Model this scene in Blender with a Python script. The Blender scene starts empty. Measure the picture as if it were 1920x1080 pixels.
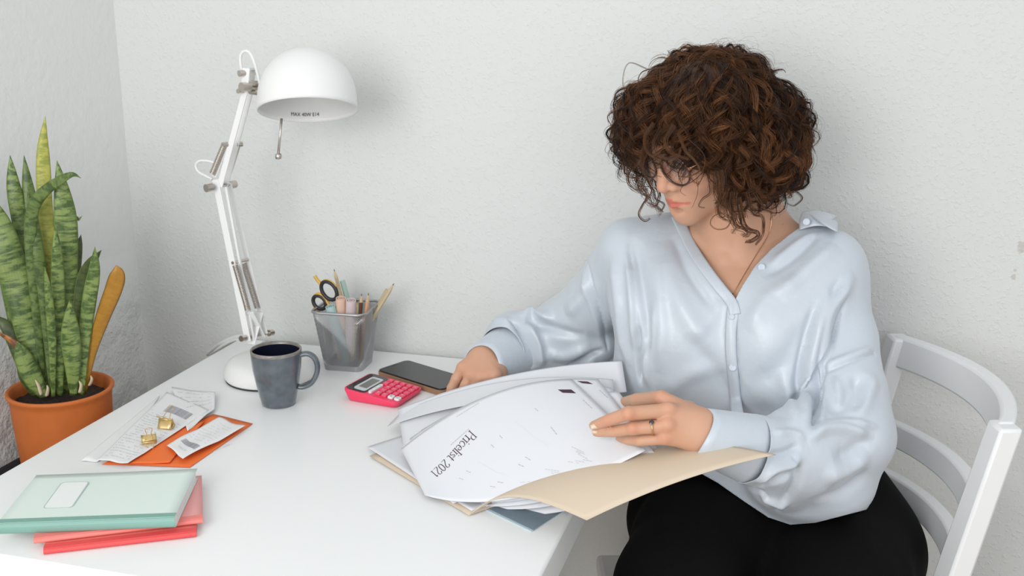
import bpy, bmesh, math, random
import numpy as np
from mathutils import Vector, Matrix
from mathutils.bvhtree import BVHTree
rnd = random.Random(7)
nrng = np.random.default_rng(11)
COL = bpy.context.scene.collection
# ------------------------------------------------------------------ camera model (used to take measurements off the picture)
FPX = 2054.0; PITCH = math.radians(14.7); YAW = math.radians(15.9); CAM = np.array([0, 0, 1.37])
FW = np.array([-math.sin(YAW)*math.cos(PITCH), math.cos(YAW)*math.cos(PITCH), -math.sin(PITCH)])
RT = np.array([math.cos(YAW), math.sin(YAW), 0.0]); UP = np.cross(RT, FW)
def ray(px, py): return FW*FPX + RT*(px-960) - UP*(py-540)
def W(px, py, y):
    d = ray(px, py); return CAM + d*((y-CAM[1])/d[1])
def Z(px, py, z):
    d = ray(px, py); return CAM + d*((z-CAM[2])/d[2])
def proj(P):
    v = np.asarray(P, float)-CAM; z = v@FW
    return np.stack([960+FPX*(v@RT)/z, 540-FPX*(v@UP)/z], -1)
def nrm(v):
    v = np.asarray(v, float); return v/max(1e-12, np.linalg.norm(v))
def catmull(pts, n):
    P = np.asarray(pts, float); P = np.vstack([2*P[0]-P[1], P, 2*P[-1]-P[-2]])
    out = []
    m = len(P)-3
    for k in range(n):
        u = k/(n-1)*m; i = min(int(u), m-1); t = u-i
        a, b, c, d = P[i:i+4]
        out.append(.5*((2*b)+(c-a)*t+(2*a-5*b+4*c-d)*t*t+(3*b-a-3*c+d)*t**3))
    return np.array(out)
# ------------------------------------------------------------------ mesh builder
class MB:
    def __init__(s): s.v = []; s.f = []; s.m = []; s.uv = None
    def add(s, verts, faces, mi=0):
        o = len(s.v); s.v.extend([tuple(map(float, p)) for p in verts]); s.f.extend([tuple(i+o for i in f) for f in faces]); s.m.extend([mi]*len(faces)); return s
    def box(s, c, d, mi=0, rz=0, R=None):
        c = np.array(c, float); hx, hy, hz = d[0]/2, d[1]/2, d[2]/2
        P = np.array([[x, y, z] for x in (-hx, hx) for y in (-hy, hy) for z in (-hz, hz)])
        if R is None:
            R = np.array([[math.cos(rz), -math.sin(rz), 0], [math.sin(rz), math.cos(rz), 0], [0, 0, 1]])
        P = P@np.asarray(R).T+c
        return s.add(P, [(0, 1, 3, 2), (4, 6, 7, 5), (0, 4, 5, 1), (2, 3, 7, 6), (0, 2, 6, 4), (1, 5, 7, 3)], mi)
    def tube(s, path, r, n=12, mi=0, cap=True, closed=False, sx=1.0, up0=None):
        P = np.asarray(path, float); m = len(P)
        rr = np.full(m, r) if np.isscalar(r) else np.asarray(r, float)
        T = np.gradient(P, axis=0) if not closed else np.roll(P, -1, 0)-np.roll(P, 1, 0)
        T /= np.maximum(1e-9, np.linalg.norm(T, axis=1))[:, None]
        u = np.array(up0, float) if up0 is not None else (np.array([0, 0, 1.]) if abs(T[0][2]) < .9 else np.array([1., 0, 0]))
        V = []
        for i in range(m):
            u = u-T[i]*(u@T[i]); u /= max(1e-9, np.linalg.norm(u)); w = np.cross(T[i], u)
            for k in range(n):
                a = 2*math.pi*k/n; V.append(P[i]+rr[i]*(math.cos(a)*u*sx+math.sin(a)*w))
        F = []
        for i in range(m if closed else m-1):
            j = (i+1) % m
            for k in range(n):
                l = (k+1) % n; F.append((i*n+k, i*n+l, j*n+l, j*n+k))
        if cap and not closed:
            F.append(tuple(range(n-1, -1, -1))); F.append(tuple((m-1)*n+k for k in range(n)))
        return s.add(V, F, mi)
    def cyl(s, a, b, r, n=20, mi=0, r2=None):
        return s.tube([a, b], [r, r if r2 is None else r2], n, mi)
    def lathe(s, prof, c=(0, 0, 0), n=48, mi=0, axis=None, capends=False):
        c = np.array(c, float); a = nrm(axis) if axis is not None else np.array([0, 0, 1.])
        u = nrm(np.cross(a, [0, 1, 0] if abs(a[1]) < .9 else [1, 0, 0])); w = np.cross(a, u)
        V = []; m = len(prof)
        for (r, h) in prof:
            for k in range(n):
                t = 2*math.pi*k/n; V.append(c+a*h+r*(math.cos(t)*u+math.sin(t)*w))
        F = [(i*n+k, i*n+(k+1) % n, (i+1)*n+(k+1) % n, (i+1)*n+k) for i in range(m-1) for k in range(n)]
        if capends: F.append(tuple(range(n-1, -1, -1))); F.append(tuple((m-1)*n+k for k in range(n)))
        return s.add(V, F, mi)
    def grid(s, P, mi=0):
        P = np.asarray(P, float); a, b = P.shape[:2]
        return s.add(P.reshape(-1, 3), [(i*b+j, (i+1)*b+j, (i+1)*b+j+1, i*b+j+1) for i in range(a-1) for j in range(b-1)], mi)
    def prism(s, outline, z0, z1, mi=0, fn=None):
        n = len(outline)
        V = [(x, y, z0) for x, y in outline]+[(x, y, z1) for x, y in outline]
        if fn: V = [fn(p) for p in V]
        F = [tuple(range(n-1, -1, -1)), tuple(range(n, 2*n))]+[(i, (i+1) % n, n+(i+1) % n, n+i) for i in range(n)]
        return s.add(V, F, mi)
    def build(s, name, mats, parent=None, smooth=False, bevel=0, thick=0, auto=None, sub=0, seg=2):
        return mesh_obj(name, np.array(s.v), s.f, mats, parent, smooth, bevel, thick, s.m, auto, sub, seg)
def mesh_obj(name, V, F, mats, parent=None, smooth=False, bevel=0, thick=0, mi=None, auto=None, sub=0, seg=2):
    me = bpy.data.meshes.new(name)
    V = np.asarray(V, float)
    off = np.array(parent.matrix_world.translation) if parent is not None else np.zeros(3)
    if parent is not None:
        off = np.array(WORLD[parent.name])
    loc = np.zeros(3)
    if parent is None:
        loc = np.array([V[:, 0].mean(), V[:, 1].mean(), V[:, 2].min()]); off = loc
    me.from_pydata((V-off).tolist(), [], [tuple(int(i) for i in f) for f in F])
    if not isinstance(mats, (list, tuple)): mats = [mats]
    for m in mats: me.materials.append(m)
    if mi is not None and len(mats) > 1: me.polygons.foreach_set('material_index', list(mi))
    if smooth: me.polygons.foreach_set('use_smooth', [True]*len(me.polygons))
    me.update()
    o = bpy.data.objects.new(name, me); COL.objects.link(o)
    if parent is None: o.location = loc
    WORLD[o.name] = off
    if parent is not None: o.parent = parent
    if thick: md = o.modifiers.new('t', 'SOLIDIFY'); md.thickness = abs(thick); md.offset = -1 if thick > 0 else 1
    if bevel:
        md = o.modifiers.new('b', 'BEVEL'); md.width = bevel; md.segments = seg; md.limit_method = 'ANGLE'; md.angle_limit = math.radians(35)
    if sub: md = o.modifiers.new('s', 'SUBSURF'); md.levels = sub; md.render_levels = sub
    if auto is not None:
        bm = bmesh.new(); bm.from_mesh(me)
        for e in bm.edges:
            if len(e.link_faces) == 2 and e.calc_face_angle(0) > math.radians(auto): e.smooth = False
        for f in bm.faces: f.smooth = True
        bm.to_mesh(me); bm.free()
    return o
WORLD = {}
def thing(name, loc, label, cat, group=None):
    o = bpy.data.objects.new(name, None); COL.objects.link(o); o.location = [float(c) for c in loc]; o.empty_display_size = .05
    WORLD[o.name] = np.array(loc, float)
    return tag(o, label, cat, group)
def tag(o, label, cat, group=None):
    o['label'] = label; o['category'] = cat
    if group: o['group'] = group
    return o
def struct(o): o['kind'] = 'structure'; return o
# ------------------------------------------------------------------ materials
def mk(name, col, rough=.5, metal=0, bump=None, spec=None, coat=0, sss=0, sheen=0, trans=0, ior=None, var=None, alpha=None):
    """bump=(scale, strength, distance); var=(scale, second colour, amount)"""
    m = bpy.data.materials.new(name); m.use_nodes = True; nt = m.node_tree; b = nt.nodes['Principled BSDF']
    b.inputs['Base Color'].default_value = (*col, 1); b.inputs['Roughness'].default_value = rough; b.inputs['Metallic'].default_value = metal
    if spec is not None: b.inputs['Specular IOR Level'].default_value = spec
    if coat: b.inputs['Coat Weight'].default_value = coat; b.inputs['Coat Roughness'].default_value = .08
    if sss:
        b.inputs['Subsurface Weight'].default_value = sss; b.inputs['Subsurface Radius'].default_value = (.9, .35, .2); b.inputs['Subsurface Scale'].default_value = .008
    if sheen: b.inputs['Sheen Weight'].default_value = sheen; b.inputs['Sheen Roughness'].default_value = .4
    if trans: b.inputs['Transmission Weight'].default_value = trans
    if ior: b.inputs['IOR'].default_value = ior
    tc = nt.nodes.new('ShaderNodeTexCoord')
    if bump:
        n = nt.nodes.new('ShaderNodeTexNoise'); n.inputs['Scale'].default_value = bump[0]; n.inputs['Detail'].default_value = 4
        bp = nt.nodes.new('ShaderNodeBump'); bp.inputs['Strength'].default_value = bump[1]; bp.inputs['Distance'].default_value = bump[2]
        nt.links.new(tc.outputs['Object'], n.inputs['Vector']); nt.links.new(n.outputs['Fac'], bp.inputs['Height']); nt.links.new(bp.outputs['Normal'], b.inputs['Normal'])
    if var:
        n = nt.nodes.new('ShaderNodeTexNoise'); n.inputs['Scale'].default_value = var[0]; n.inputs['Detail'].default_value = 5
        r = nt.nodes.new('ShaderNodeValToRGB'); r.color_ramp.elements[0].position = .35; r.color_ramp.elements[1].position = .7
        r.color_ramp.elements[0].color = (*col, 1); r.color_ramp.elements[1].color = (*[c*(1-var[2])+d*var[2] for c, d in zip(col, var[1])], 1)
        nt.links.new(tc.outputs['Object'], n.inputs['Vector']); nt.links.new(n.outputs['Fac'], r.inputs['Fac']); nt.links.new(r.outputs['Color'], b.inputs['Base Color'])
    return m
def nodes(m): return m.node_tree.nodes, m.node_tree.links, m.node_tree.nodes['Principled BSDF']
def attr_color(m, name='Col'):
    N, L, b = nodes(m); a = N.new('ShaderNodeAttribute'); a.attribute_name = name; L.new(a.outputs['Color'], b.inputs['Base Color']); return m
# text as flat faces in (x, y): uses the built-in font
def text_faces(s, size, align='CENTER', shear=0):
    c = bpy.data.curves.new('t', 'FONT'); c.body = s; c.size = size; c.align_x = align; c.align_y = 'CENTER'; c.resolution_u = 3; c.shear = shear
    o = bpy.data.objects.new('t', c); COL.objects.link(o); dg = bpy.context.evaluated_depsgraph_get()
    me = bpy.data.meshes.new_from_object(o.evaluated_get(dg))
    V = np.array([v.co[:] for v in me.vertices]) if len(me.vertices) else np.zeros((0, 3)); F = [tuple(p.vertices) for p in me.polygons]
    bpy.data.objects.remove(o); bpy.data.curves.remove(c); bpy.data.meshes.remove(me)
    return V, F
def rrect(w, h, r, n=6):
    out = []
    for cx, cy, a0 in ((w/2-r, h/2-r, 0), (-w/2+r, h/2-r, 90), (-w/2+r, -h/2+r, 180), (w/2-r, -h/2+r, 270)):
        for k in range(n+1):
            a = math.radians(a0+90*k/n); out.append((cx+r*math.cos(a), cy+r*math.sin(a)))
    return out
def quad_frame(p0, p1, p3):
    """orthonormal frame with x from p0 to p1, y towards p3"""
    x = nrm(np.subtract(p1, p0)); y = np.subtract(p3, p0); y = nrm(y-x*(y@x)); return np.stack([x, y, np.cross(x, y)], 1)
# ================================================================== ROOM
DT = .74                                   # desk top height
BX0, BX1, BY0, BY1 = -1.058, -.275, .955, 1.80
m_wall = mk('wall_plaster', (.67, .68, .66), .75)
N, L, b = nodes(m_wall)
geo = N.new('ShaderNodeNewGeometry')
def noise(sc, det=3, rough=.5):
    n = N.new('ShaderNodeTexNoise'); n.inputs['Scale'].default_value = sc; n.inputs['Detail'].default_value = det; n.inputs['Roughness'].default_value = rough; L.new(geo.outputs['Position'], n.inputs['Vector']); return n
n1 = noise(170, 2); n2 = noise(38, 3); vo = N.new('ShaderNodeTexVoronoi'); vo.inputs['Scale'].default_value = 120; L.new(geo.outputs['Position'], vo.inputs['Vector'])
r1 = N.new('ShaderNodeMapRange'); r1.inputs[1].default_value = .52; r1.inputs[2].default_value = .78; L.new(n1.outputs['Fac'], r1.inputs[0])
ad = N.new('ShaderNodeMath'); ad.operation = 'MULTIPLY_ADD'; ad.inputs[1].default_value = .9; L.new(r1.outputs[0], ad.inputs[0]); L.new(n2.outputs['Fac'], ad.inputs[2])
bp = N.new('ShaderNodeBump'); bp.inputs['Strength'].default_value = .42; bp.inputs['Distance'].default_value = .0018; L.new(ad.outputs[0], bp.inputs['Height']); L.new(bp.outputs['Normal'], b.inputs['Normal'])
# small worn stains by the right edge of the picture
colr = None; prev = None
base = N.new('ShaderNodeRGB'); base.outputs[0].default_value = (.67, .68, .665, 1); prev = base.outputs[0]
for (px, py, rad) in ((1921, 461, .010), (1900, 519, .0035), (1903, 507, .002)):
    c = W(px, py, 1.815); d = N.new('ShaderNodeVectorMath'); d.operation = 'DISTANCE'; d.inputs[1].default_value = tuple(c)
    L.new(geo.outputs['Position'], d.inputs[0]); nn = noise(160, 2)
    s = N.new('ShaderNodeMath'); s.operation = 'MULTIPLY_ADD'; s.inputs[1].default_value = rad*2.4; L.new(nn.outputs['Fac'], s.inputs[0]); s.inputs[2].default_value = -rad*1.2
    a = N.new('ShaderNodeMath'); a.operation = 'ADD'; L.new(d.outputs['Value'], a.inputs[0]); L.new(s.outputs[0], a.inputs[1])
    mr = N.new('ShaderNodeMapRange'); mr.inputs[1].default_value = rad*1.15; mr.inputs[2].default_value = rad*.75; mr.inputs[3].default_value = 0; mr.inputs[4].default_value = .75; L.new(a.outputs[0], mr.inputs[0])
    mx = N.new('ShaderNodeMix'); mx.data_type = 'RGBA'; L.new(mr.outputs[0], mx.inputs['Factor']); L.new(prev, mx.inputs['A']); mx.inputs['B'].default_value = (.50, .47, .42, 1); prev = mx.outputs['Result']
L.new(prev, b.inputs['Base Color'])
# old rough masonry wall on the left, smooth paint above and bare relief below
m_wl = mk('wall_left_plaster', (.77, .78, .76), .8)
N, L, b = nodes(m_wl); geo = N.new('ShaderNodeNewGeometry')
nA = noise(9, 6, .62); nB = noise(60, 4); nC = noise(220, 2)
sp = N.new('ShaderNodeSeparateXYZ'); L.new(geo.outputs['Position'], sp.inputs[0])
mr = N.new('ShaderNodeMapRange'); mr.inputs[1].default_value = .90; mr.inputs[2].default_value = .80; L.new(sp.outputs['Z'], mr.inputs[0])
hm = N.new('ShaderNodeMath'); hm.operation = 'MULTIPLY'; L.new(nA.outputs['Fac'], hm.inputs[0]); L.new(mr.outputs[0], hm.inputs[1])
h2 = N.new('ShaderNodeMath'); h2.operation = 'MULTIPLY_ADD'; h2.inputs[1].default_value = .06; L.new(nB.outputs['Fac'], h2.inputs[0]); L.new(hm.outputs[0], h2.inputs[2])
bp = N.new('ShaderNodeBump'); bp.inputs['Strength'].default_value = .8; bp.inputs['Distance'].default_value = .03; L.new(h2.outputs[0], bp.inputs['Height']); L.new(bp.outputs['Normal'], b.inputs['Normal'])
m_floor = mk('floor_boards', (.42, .33, .25), .5, var=(6, (.3, .22, .15), .7))
struct(MB().box((1.0, 1.865, 1.3), (5.2, .10, 2.6)).build('wall_back', m_wall))
wl = MB().box((-1.335, .0, 1.3), (.10, 3.64, 2.6))
struct(wl.build('wall_left', m_wl, auto=30))
struct(MB().box((1.0, 0, -.05), (5.2, 3.64, .10)).build('floor', m_floor))

# ================================================================== DESK
m_desk = mk('desk_white_lacquer', (.84, .85, .845), .32, spec=.4)
m_deskside = mk('desk_white_edge', (.74, .73, .715), .45)
desk = thing('desk', ((BX0+BX1)/2, (BY0+BY1)/2, 0), 'white rectangular desk against the wall carrying the lamp, mug and papers', 'desk')
T = .052
bm = MB(); cx, cy = (BX0+BX1)/2, (BY0+BY1)/2
bm.prism([(x+cx, y+cy) for x, y in rrect(BX1-BX0, BY1-BY0, .012, 4)], DT-T, DT)
bm.build('tabletop', m_desk, desk, bevel=.0035, auto=30)
for sx, sy in ((0, 0), (1, 0), (0, 1), (1, 1)):
    x = BX0+.05 if sx == 0 else BX1-.20; y = BY0+.06 if sy == 0 else BY1-.05
    MB().box((x, y, (DT-T)/2), (.05, .05, DT-T)).build('leg', m_deskside, desk, bevel=.003)
MB().box((cx, BY1-.05, DT-T-.05), (BX1-BX0-.16, .018, .10)).build('apron', m_deskside, desk)

# ================================================================== CHAIR (faces the desk end)
m_chair = mk('chair_white_paint', (.78, .785, .79), .38)
FP = np.array([.137, 1.770, .0]); NP = np.array([.245, 1.412, .0])       # back posts on plan
ax = nrm(NP-FP); fx = np.array([ax[1], -ax[0], 0]);                       # seat direction
if fx[0] > 0: fx = -fx
chair = thing('dining_chair', ((FP+NP)/2-fx*-.2), 'white painted wooden chair with three curved slats behind the seated person', 'chair')
TOPZ, SEATZ = .856, .47
def post_pt(P, z):   # rake of the back
    k = max(0, z-SEATZ)/(TOPZ-SEATZ); return np.array([P[0], P[1], z])+fx*(.085*(1-k)) if z >= SEATZ else np.array([P[0], P[1], z])+fx*(.085-.06*(1-z/SEATZ))
def rail(z0, z1, thick=.020, bow=.058, n=20, lift=0):
    """curved slat between the posts, bowed away from the sitter"""
    rows = []
    for i in range(n+1):
        t = i/n; s = 4*t*(1-t)
        row = []
        for (z, e) in ((z0, -1), (z1, -1), (z1, 1), (z0, 1)):
            zz = z
            p = post_pt(FP, zz)*(1-t)+post_pt(NP, zz)*t
            p = p-fx*(bow*s)+fx*(-e*thick/2)
            row.append(p)
        rows.append(row)
    R = np.array(rows); m = MB()
    V = R.reshape(-1, 3); F = []
    for i in range(n):
        for k in range(4):
            l = (k+1) % 4; F.append((i*4+k, i*4+l, (i+1)*4+l, (i+1)*4+k))
    F += [(3, 2, 1, 0), tuple(n*4+k for k in range(4))]
    return m.add(V, F)
rail(TOPZ-.048, TOPZ, thick=.023).build('top_rail', m_chair, chair, bevel=.004, auto=40)
rail(.688, .724).build('back_slat', m_chair, chair, bevel=.003, auto=40)
rail(.610, .646).build('back_slat', m_chair, chair, bevel=.003, auto=40)
for P in (FP, NP):
    zs = np.linspace(0, TOPZ-.002, 12); pts = np.array([post_pt(P, z) for z in zs])
    V = []; F = []
    for i, p in enumerate(pts):
        w = .019+.003*math.sin(i/11*math.pi)
        for a, c in ((-1, -1), (1, -1), (1, 1), (-1, 1)): V.append(p+ax*a*w+fx*c*.0146)
    for i in range(11):
        for k in range(4): F.append((i*4+k, i*4+(k+1) % 4, (i+1)*4+(k+1) % 4, (i+1)*4+k))
    F += [(3, 2, 1, 0), (44, 45, 46, 47)]
    MB().add(V, F).build('back_post', m_chair, chair, bevel=.004, auto=40)
sc = (FP+NP)/2+fx*.27
Rch = np.stack([fx, ax, np.array([0, 0, 1.])], 1)
MB().box((sc[0], sc[1], SEATZ-.015), (.41, .40, .03), R=Rch).build('seat', m_chair, chair, bevel=.008)
for s in (-1, 1):
    p = sc+fx*.17+ax*s*.17
    MB().box((p[0], p[1], (SEATZ-.03)/2), (.035, .035, SEATZ-.03), R=Rch).build('leg', m_chair, chair, bevel=.003)
    q = sc+ax*s*.175
    MB().box((q[0], q[1], SEATZ-.055), (.34, .018, .05), R=Rch).build('seat_rail', m_chair, chair)
# ================================================================== DESK LAMP
m_white = mk('lamp_white_enamel', (.80, .80, .79), .35)
m_nickel = mk('lamp_nickel', (.62, .57, .52), .28, metal=1)
m_cable = mk('lamp_cable_white', (.78, .78, .77), .45)
m_foot = mk('dark_rubber', (.03, .035, .035), .6)
LB = Z(478, 690, DT); LB = np.array([-.893, 1.613, DT])
lamp = thing('desk_lamp', LB, 'white enamel desk lamp with a domed shade and sprung jointed arms', 'lamp')
MB().lathe([(.0, 0), (.0765, 0), (.0775, .003), (.0765, .0032)], LB, 64).build('rubber_foot', m_foot, lamp, smooth=True)
MB().lathe([(.0765, .003), (.0785, .006), (.0785, .014), (.0765, .024), (.071, .031), (.062, .035), (.04, .0375), (.012, .039), (0, .0392)], LB, 64).build('base', m_white, lamp, smooth=True)
J = LB+np.array([-.006, 0, .07])                       # lower joint
MB().lathe([(0, .036), (.0095, .036), (.009, .05), (.0075, .062), (0, .062)], LB+np.array([-.006, 0, 0]), 24).build('stem', m_nickel, lamp, auto=30)
yn, yf = 1.598, 1.634
def bar(a, b, w, t, mb, up=(0, 1, 0)):
    a, b = np.array(a, float), np.array(b, float); d = nrm(b-a); u = nrm(np.array(up)-d*(np.array(up)@d)); v = np.cross(d, u)
    R = np.stack([d, u, v], 1); return mb.box((a+b)/2, (np.linalg.norm(b-a), t, w), R=R)
bA, bB = W(453, 635, yn-.012), W(507, 624, yf+.022)
MB().cyl(bA, bB, .0024, 12).build('lower_bolt', m_nickel, lamp, auto=30)
MB().cyl(bA-(bB-bA)*.02, bA+(bB-bA)*.12, .0052, 16).build('lower_knob', m_nickel, lamp, auto=30)
MB().cyl(bB-(bB-bA)*.06, bB+(bB-bA)*.08, .0055, 16).build('lower_knob', m_nickel, lamp, auto=30)
m = MB(); bar(W(465, 640, yn), W(404, 338, yn), .012, .0022, m); m.build('lower_arm', m_white, lamp, bevel=.0008)
m = MB(); bar(W(498, 626, yf+.004), W(430, 345, yf+.004), .009, .0022, m); m.build('lower_arm', m_white, lamp, bevel=.0008)
m = MB(); bar(W(477, 640, yn+.01), W(424, 350, yn+.012), .004, .004, m); m.build('tension_rod', m_white, lamp)
m = MB(); bar(W(470, 645, yn+.006), W(486, 585, yf), .016, .002, m); bar(W(492, 632, yf), W(468, 585, yn+.006), .014, .002, m); m.build('yoke', m_white, lamp, bevel=.0008)
MB().cyl(W(436, 493, yn-.002), W(464, 487, yf), .0028, 12).build('spring_pin', m_nickel, lamp, auto=30)
def spring(a, b, r=.0044, wr=.0011, turns=26):
    a, b = np.array(a), np.array(b); d = nrm(b-a); u = nrm(np.cross(d, [0, 1, 0])); v = np.cross(d, u); n = turns*9
    P = [a+(b-a)*(k/n)+r*(math.cos(2*math.pi*k*turns/n)*u+math.sin(2*math.pi*k*turns/n)*v) for k in range(n+1)]
    return MB().tube(P, wr, 5)
for a, b in (((441, 497, yn), (465, 582, yn)), ((457, 494, yf), (483, 578, yf))): spring(W(*a), W(*b), turns=34).build('spring', m_nickel, lamp, smooth=True)
for a, b in (((420, 273, yn), (398, 326, yn)), ((446, 271, yf), (430, 321, yf))): spring(W(*a), W(*b), turns=24).build('spring', m_nickel, lamp, smooth=True)
for a in ((420, 272, yn), (446, 271, yf)): MB().cyl(W(a[0]-3, a[1], a[2]-.004), W(a[0]+8, a[1]-1, a[2]+.004), .0045, 14).build('spring_pin', m_nickel, lamp, auto=30)
MB().cyl(W(391, 352, yn-.016), W(437, 345, yf+.016), .0028, 12).build('elbow_bolt', m_nickel, lamp, auto=30)
for a, b in (((386, 353, yn-.02), (398, 351, yn-.008)), ((430, 347, yf+.008), (441, 345, yf+.02))):
    MB().cyl(W(*a), W(*b), .0068, 14).build('elbow_knob', m_nickel, lamp, auto=30)
m = MB(); bar(W(412, 350, yn+.002), W(460, 170, yn+.002), .010, .003, m); m.build('upper_arm', m_white, lamp, bevel=.0008)
m = MB(); bar(W(422, 350, yf-.004), W(470, 170, yf-.004), .010, .003, m); m.build('upper_arm', m_white, lamp, bevel=.0008)
m = MB(); bar(W(400, 330, yn+.004), W(412, 300, yn+.004), .012, .003, m); bar(W(404, 338, yn), W(428, 345, yf), .012, .003, m); m.build('elbow_bracket', m_white, lamp, bevel=.0008)
m = MB(); bar(W(458, 172, yn), W(462, 128, yn), .013, .003, m); bar(W(468, 172, yf-.006), W(474, 128, yf-.006), .012, .003, m); bar(W(461, 130, yn), W(474, 129, yf-.006), .012, .004, m, (0, 0, 1)); m.build('head_bracket', m_white, lamp, bevel=.001)
for a, b, r in (((448, 138, yn-.008), (460, 137, yn+.002), .0052), ((452, 163, yn-.012), (468, 163, yn+.004), .0072), ((446, 171, yn-.010), (455, 170, yn), .0040), ((470, 137, yf), (477, 136, yf+.008), .0045)):
    MB().cyl(W(*a), W(*b), r, 16).build('head_knob', m_nickel, lamp, auto=30)
m = MB(); m.cyl(W(470, 170, 1.612), W(496, 174, 1.606), .0062, 16); m.cyl(W(468, 158, 1.622), W(500, 158, 1.612), .0058, 16); m.build('swivel', m_nickel, lamp, auto=30)
# shade
SC = W(577, 207, 1.605); axs = nrm(np.array([-.15, .33, 1.0]))
r0 = .0785; prof = []
for k in range(23):
    a = math.radians(90*k/22); prof.append((r0*math.sin(a) if k else .0001, .018+.082*math.cos(a)))
prof += [(.0788, .006), (.0792, .0), (.0776, .0), (.0770, .006)]
for k in range(22, -1, -1):
    a = math.radians(90*k/22); prof.append(((r0-.002)*math.sin(a) if k else .0001, .018+.080*math.cos(a)))
shade = MB().lathe(prof, SC, 72, axis=axs).build('shade', m_white, lamp, smooth=True)
m_glass = mk('bulb_glass', (.9, .9, .9), .08, trans=.85, ior=1.3)
MB().lathe([(.0001, .022), (.012, .024), (.019, .032), (.021, .043), (.018, .054), (.011, .066), (.010, .085)], SC, 32, axis=axs).build('bulb', m_glass, lamp, smooth=True)
V, F = text_faces('MAX 40W E14', .0088)
m_ink = mk('black_print', (.03, .03, .03), .6)
u_ = nrm(np.cross(axs, [0, 1, 0])); w_ = np.cross(axs, u_)
u_ = -u_ if u_[0] < 0 else u_; w_ = np.cross(axs, u_); w_ = w_ if w_[1] > 0 else -w_
def inshade(x, y, rr=.0752):
    a = x/rr-.55; return SC+axs*(.012+y)+rr*(math.sin(a)*u_+math.cos(a)*w_)
MB().add([inshade(p[0]*.85, p[1]) for p in V], F).build('print', m_ink, shade)
o = MB().lathe([(.0001, 0), (.0036, 0), (.0036, .006), (.0001, .006)], SC, 8)
MB().cyl(W(528, 222, 1.556), W(522, 288, 1.552), .0020, 10).build('shade_handle', m_nickel, lamp, smooth=True)
MB().lathe([(0.0001, -.005), (.0045, -.004), (.0055, 0), (.0045, .004), (.0001, .005)], W(522, 293, 1.552), 14).build('handle_knob', m_nickel, lamp, smooth=True)
pts = [W(*p) for p in ((460, 150, 1.607), (452, 125, 1.607), (451, 105, 1.607), (458, 96, 1.607), (467, 98, 1.607), (475, 112, 1.607), (482, 135, 1.61), (490, 165, 1.612), (500, 165, 1.62))]
MB().tube(catmull(pts, 40), .0026, 8).build('cable', m_cable, lamp, smooth=True)
pts = [W(*p) for p in ((404, 306, 1.60), (390, 302, 1.60), (374, 302, 1.60), (367, 310, 1.60), (372, 322, 1.60), (388, 331, 1.60), (398, 336, 1.60))]
MB().tube(catmull(pts, 30), .0022, 8).build('cable', m_cable, lamp, smooth=True)
pts = [W(462, 630, 1.64), W(440, 632, 1.68), W(415, 643, 1.72), W(398, 656, 1.755), W(392, 664, 1.785), np.array([-1.06, 1.806, .73])+np.array([0, 0, 0]), np.array([-1.085, 1.806, .60]), np.array([-1.09, 1.805, .2])]
MB().tube(catmull(pts, 60), .0032, 8).build('power_cord', m_cable, lamp, smooth=True)

# ================================================================== MUG
m_mug = mk('mug_glaze_grey_blue', (.075, .092, .108), .22, coat=.5, var=(60, (.12, .145, .165), .8))
m_mugin = mk('mug_glaze_dark_inside', (.008, .010, .022), .12, coat=.6)
m_mugrim = mk('mug_rim_brown', (.16, .14, .12), .25, coat=.4, var=(90, (.30, .28, .26), .7))
MC = Z(523, 757, DT); MC[2] = DT
mug = thing('coffee_mug', MC, 'dark grey-blue glazed ceramic mug with a brown rim beside the lamp base', 'mug')
h = .094
outer = [(.0001, 0), (.024, 0), (.0268, .002), (.0282, .008), (.0312, .022), (.0352, .042), (.0384, .062), (.0398, .080), (.0402, .0885)]
rimp = [(.0402, .0885), (.0405, .0925), (.0395, h), (.0378, .0932), (.0370, .0895)]
inner = [(.0370, .0895), (.0365, .078), (.0350, .060), (.0320, .042), (.0275, .022), (.020, .010), (.0001, .008)]
MB().lathe(outer, MC, 64).build('mug_body', m_mug, mug, smooth=True)
MB().lathe(rimp, MC, 64).build('rim', m_mugrim, mug, smooth=True)
MB().lathe(inner, MC, 64).build('inside', m_mugin, mug, smooth=True)
d = nrm([.97, .22, 0])
hp = [MC+d*x+np.array([0, 0, z]) for x, z in ((.0365, .083), (.050, .086), (.061, .080), (.066, .066), (.063, .050), (.054, .036), (.042, .030), (.0335, .030))]
MB().tube(catmull(hp, 36), [.0062]*36, 14, sx=.7).build('handle', m_mug, mug, smooth=True)

# ================================================================== MESH PENCIL CUP
m_steel = mk('cup_silver_steel', (.42, .42, .43), .35, metal=.85)
CC = np.array([-.790, 1.708, DT]); HC = .108; rzc = math.radians(4)
cup = thing('pencil_cup', CC, 'silver wire mesh pencil cup holding pencils, markers and scissors', 'pencil cup')
def cup_ring(z, n=6):
    k = z/HC; s = .070+(.098-.070)*k
    out = rrect(s, s, .012+.004*k, n)
    return [np.array([CC[0]+x*math.cos(rzc)-y*math.sin(rzc), CC[1]+x*math.sin(rzc)+y*math.cos(rzc), CC[2]+z]) for x, y in out]
def cup_pt(t, z):
    R = np.array(cup_ring(z)); n = len(R); P = np.vstack([R, R[:1]]); seg = np.linalg.norm(np.diff(P, axis=0), axis=1); cs = np.concatenate([[0], np.cumsum(seg)])/seg.sum()
    t = t % 1; i = min(np.searchsorted(cs, t, 'right')-1, n-1); f = (t-cs[i])/max(1e-9, cs[i+1]-cs[i]); return P[i]*(1-f)+P[i+1]*f
zl = np.linspace(.009, HC, 13); RP = []
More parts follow.
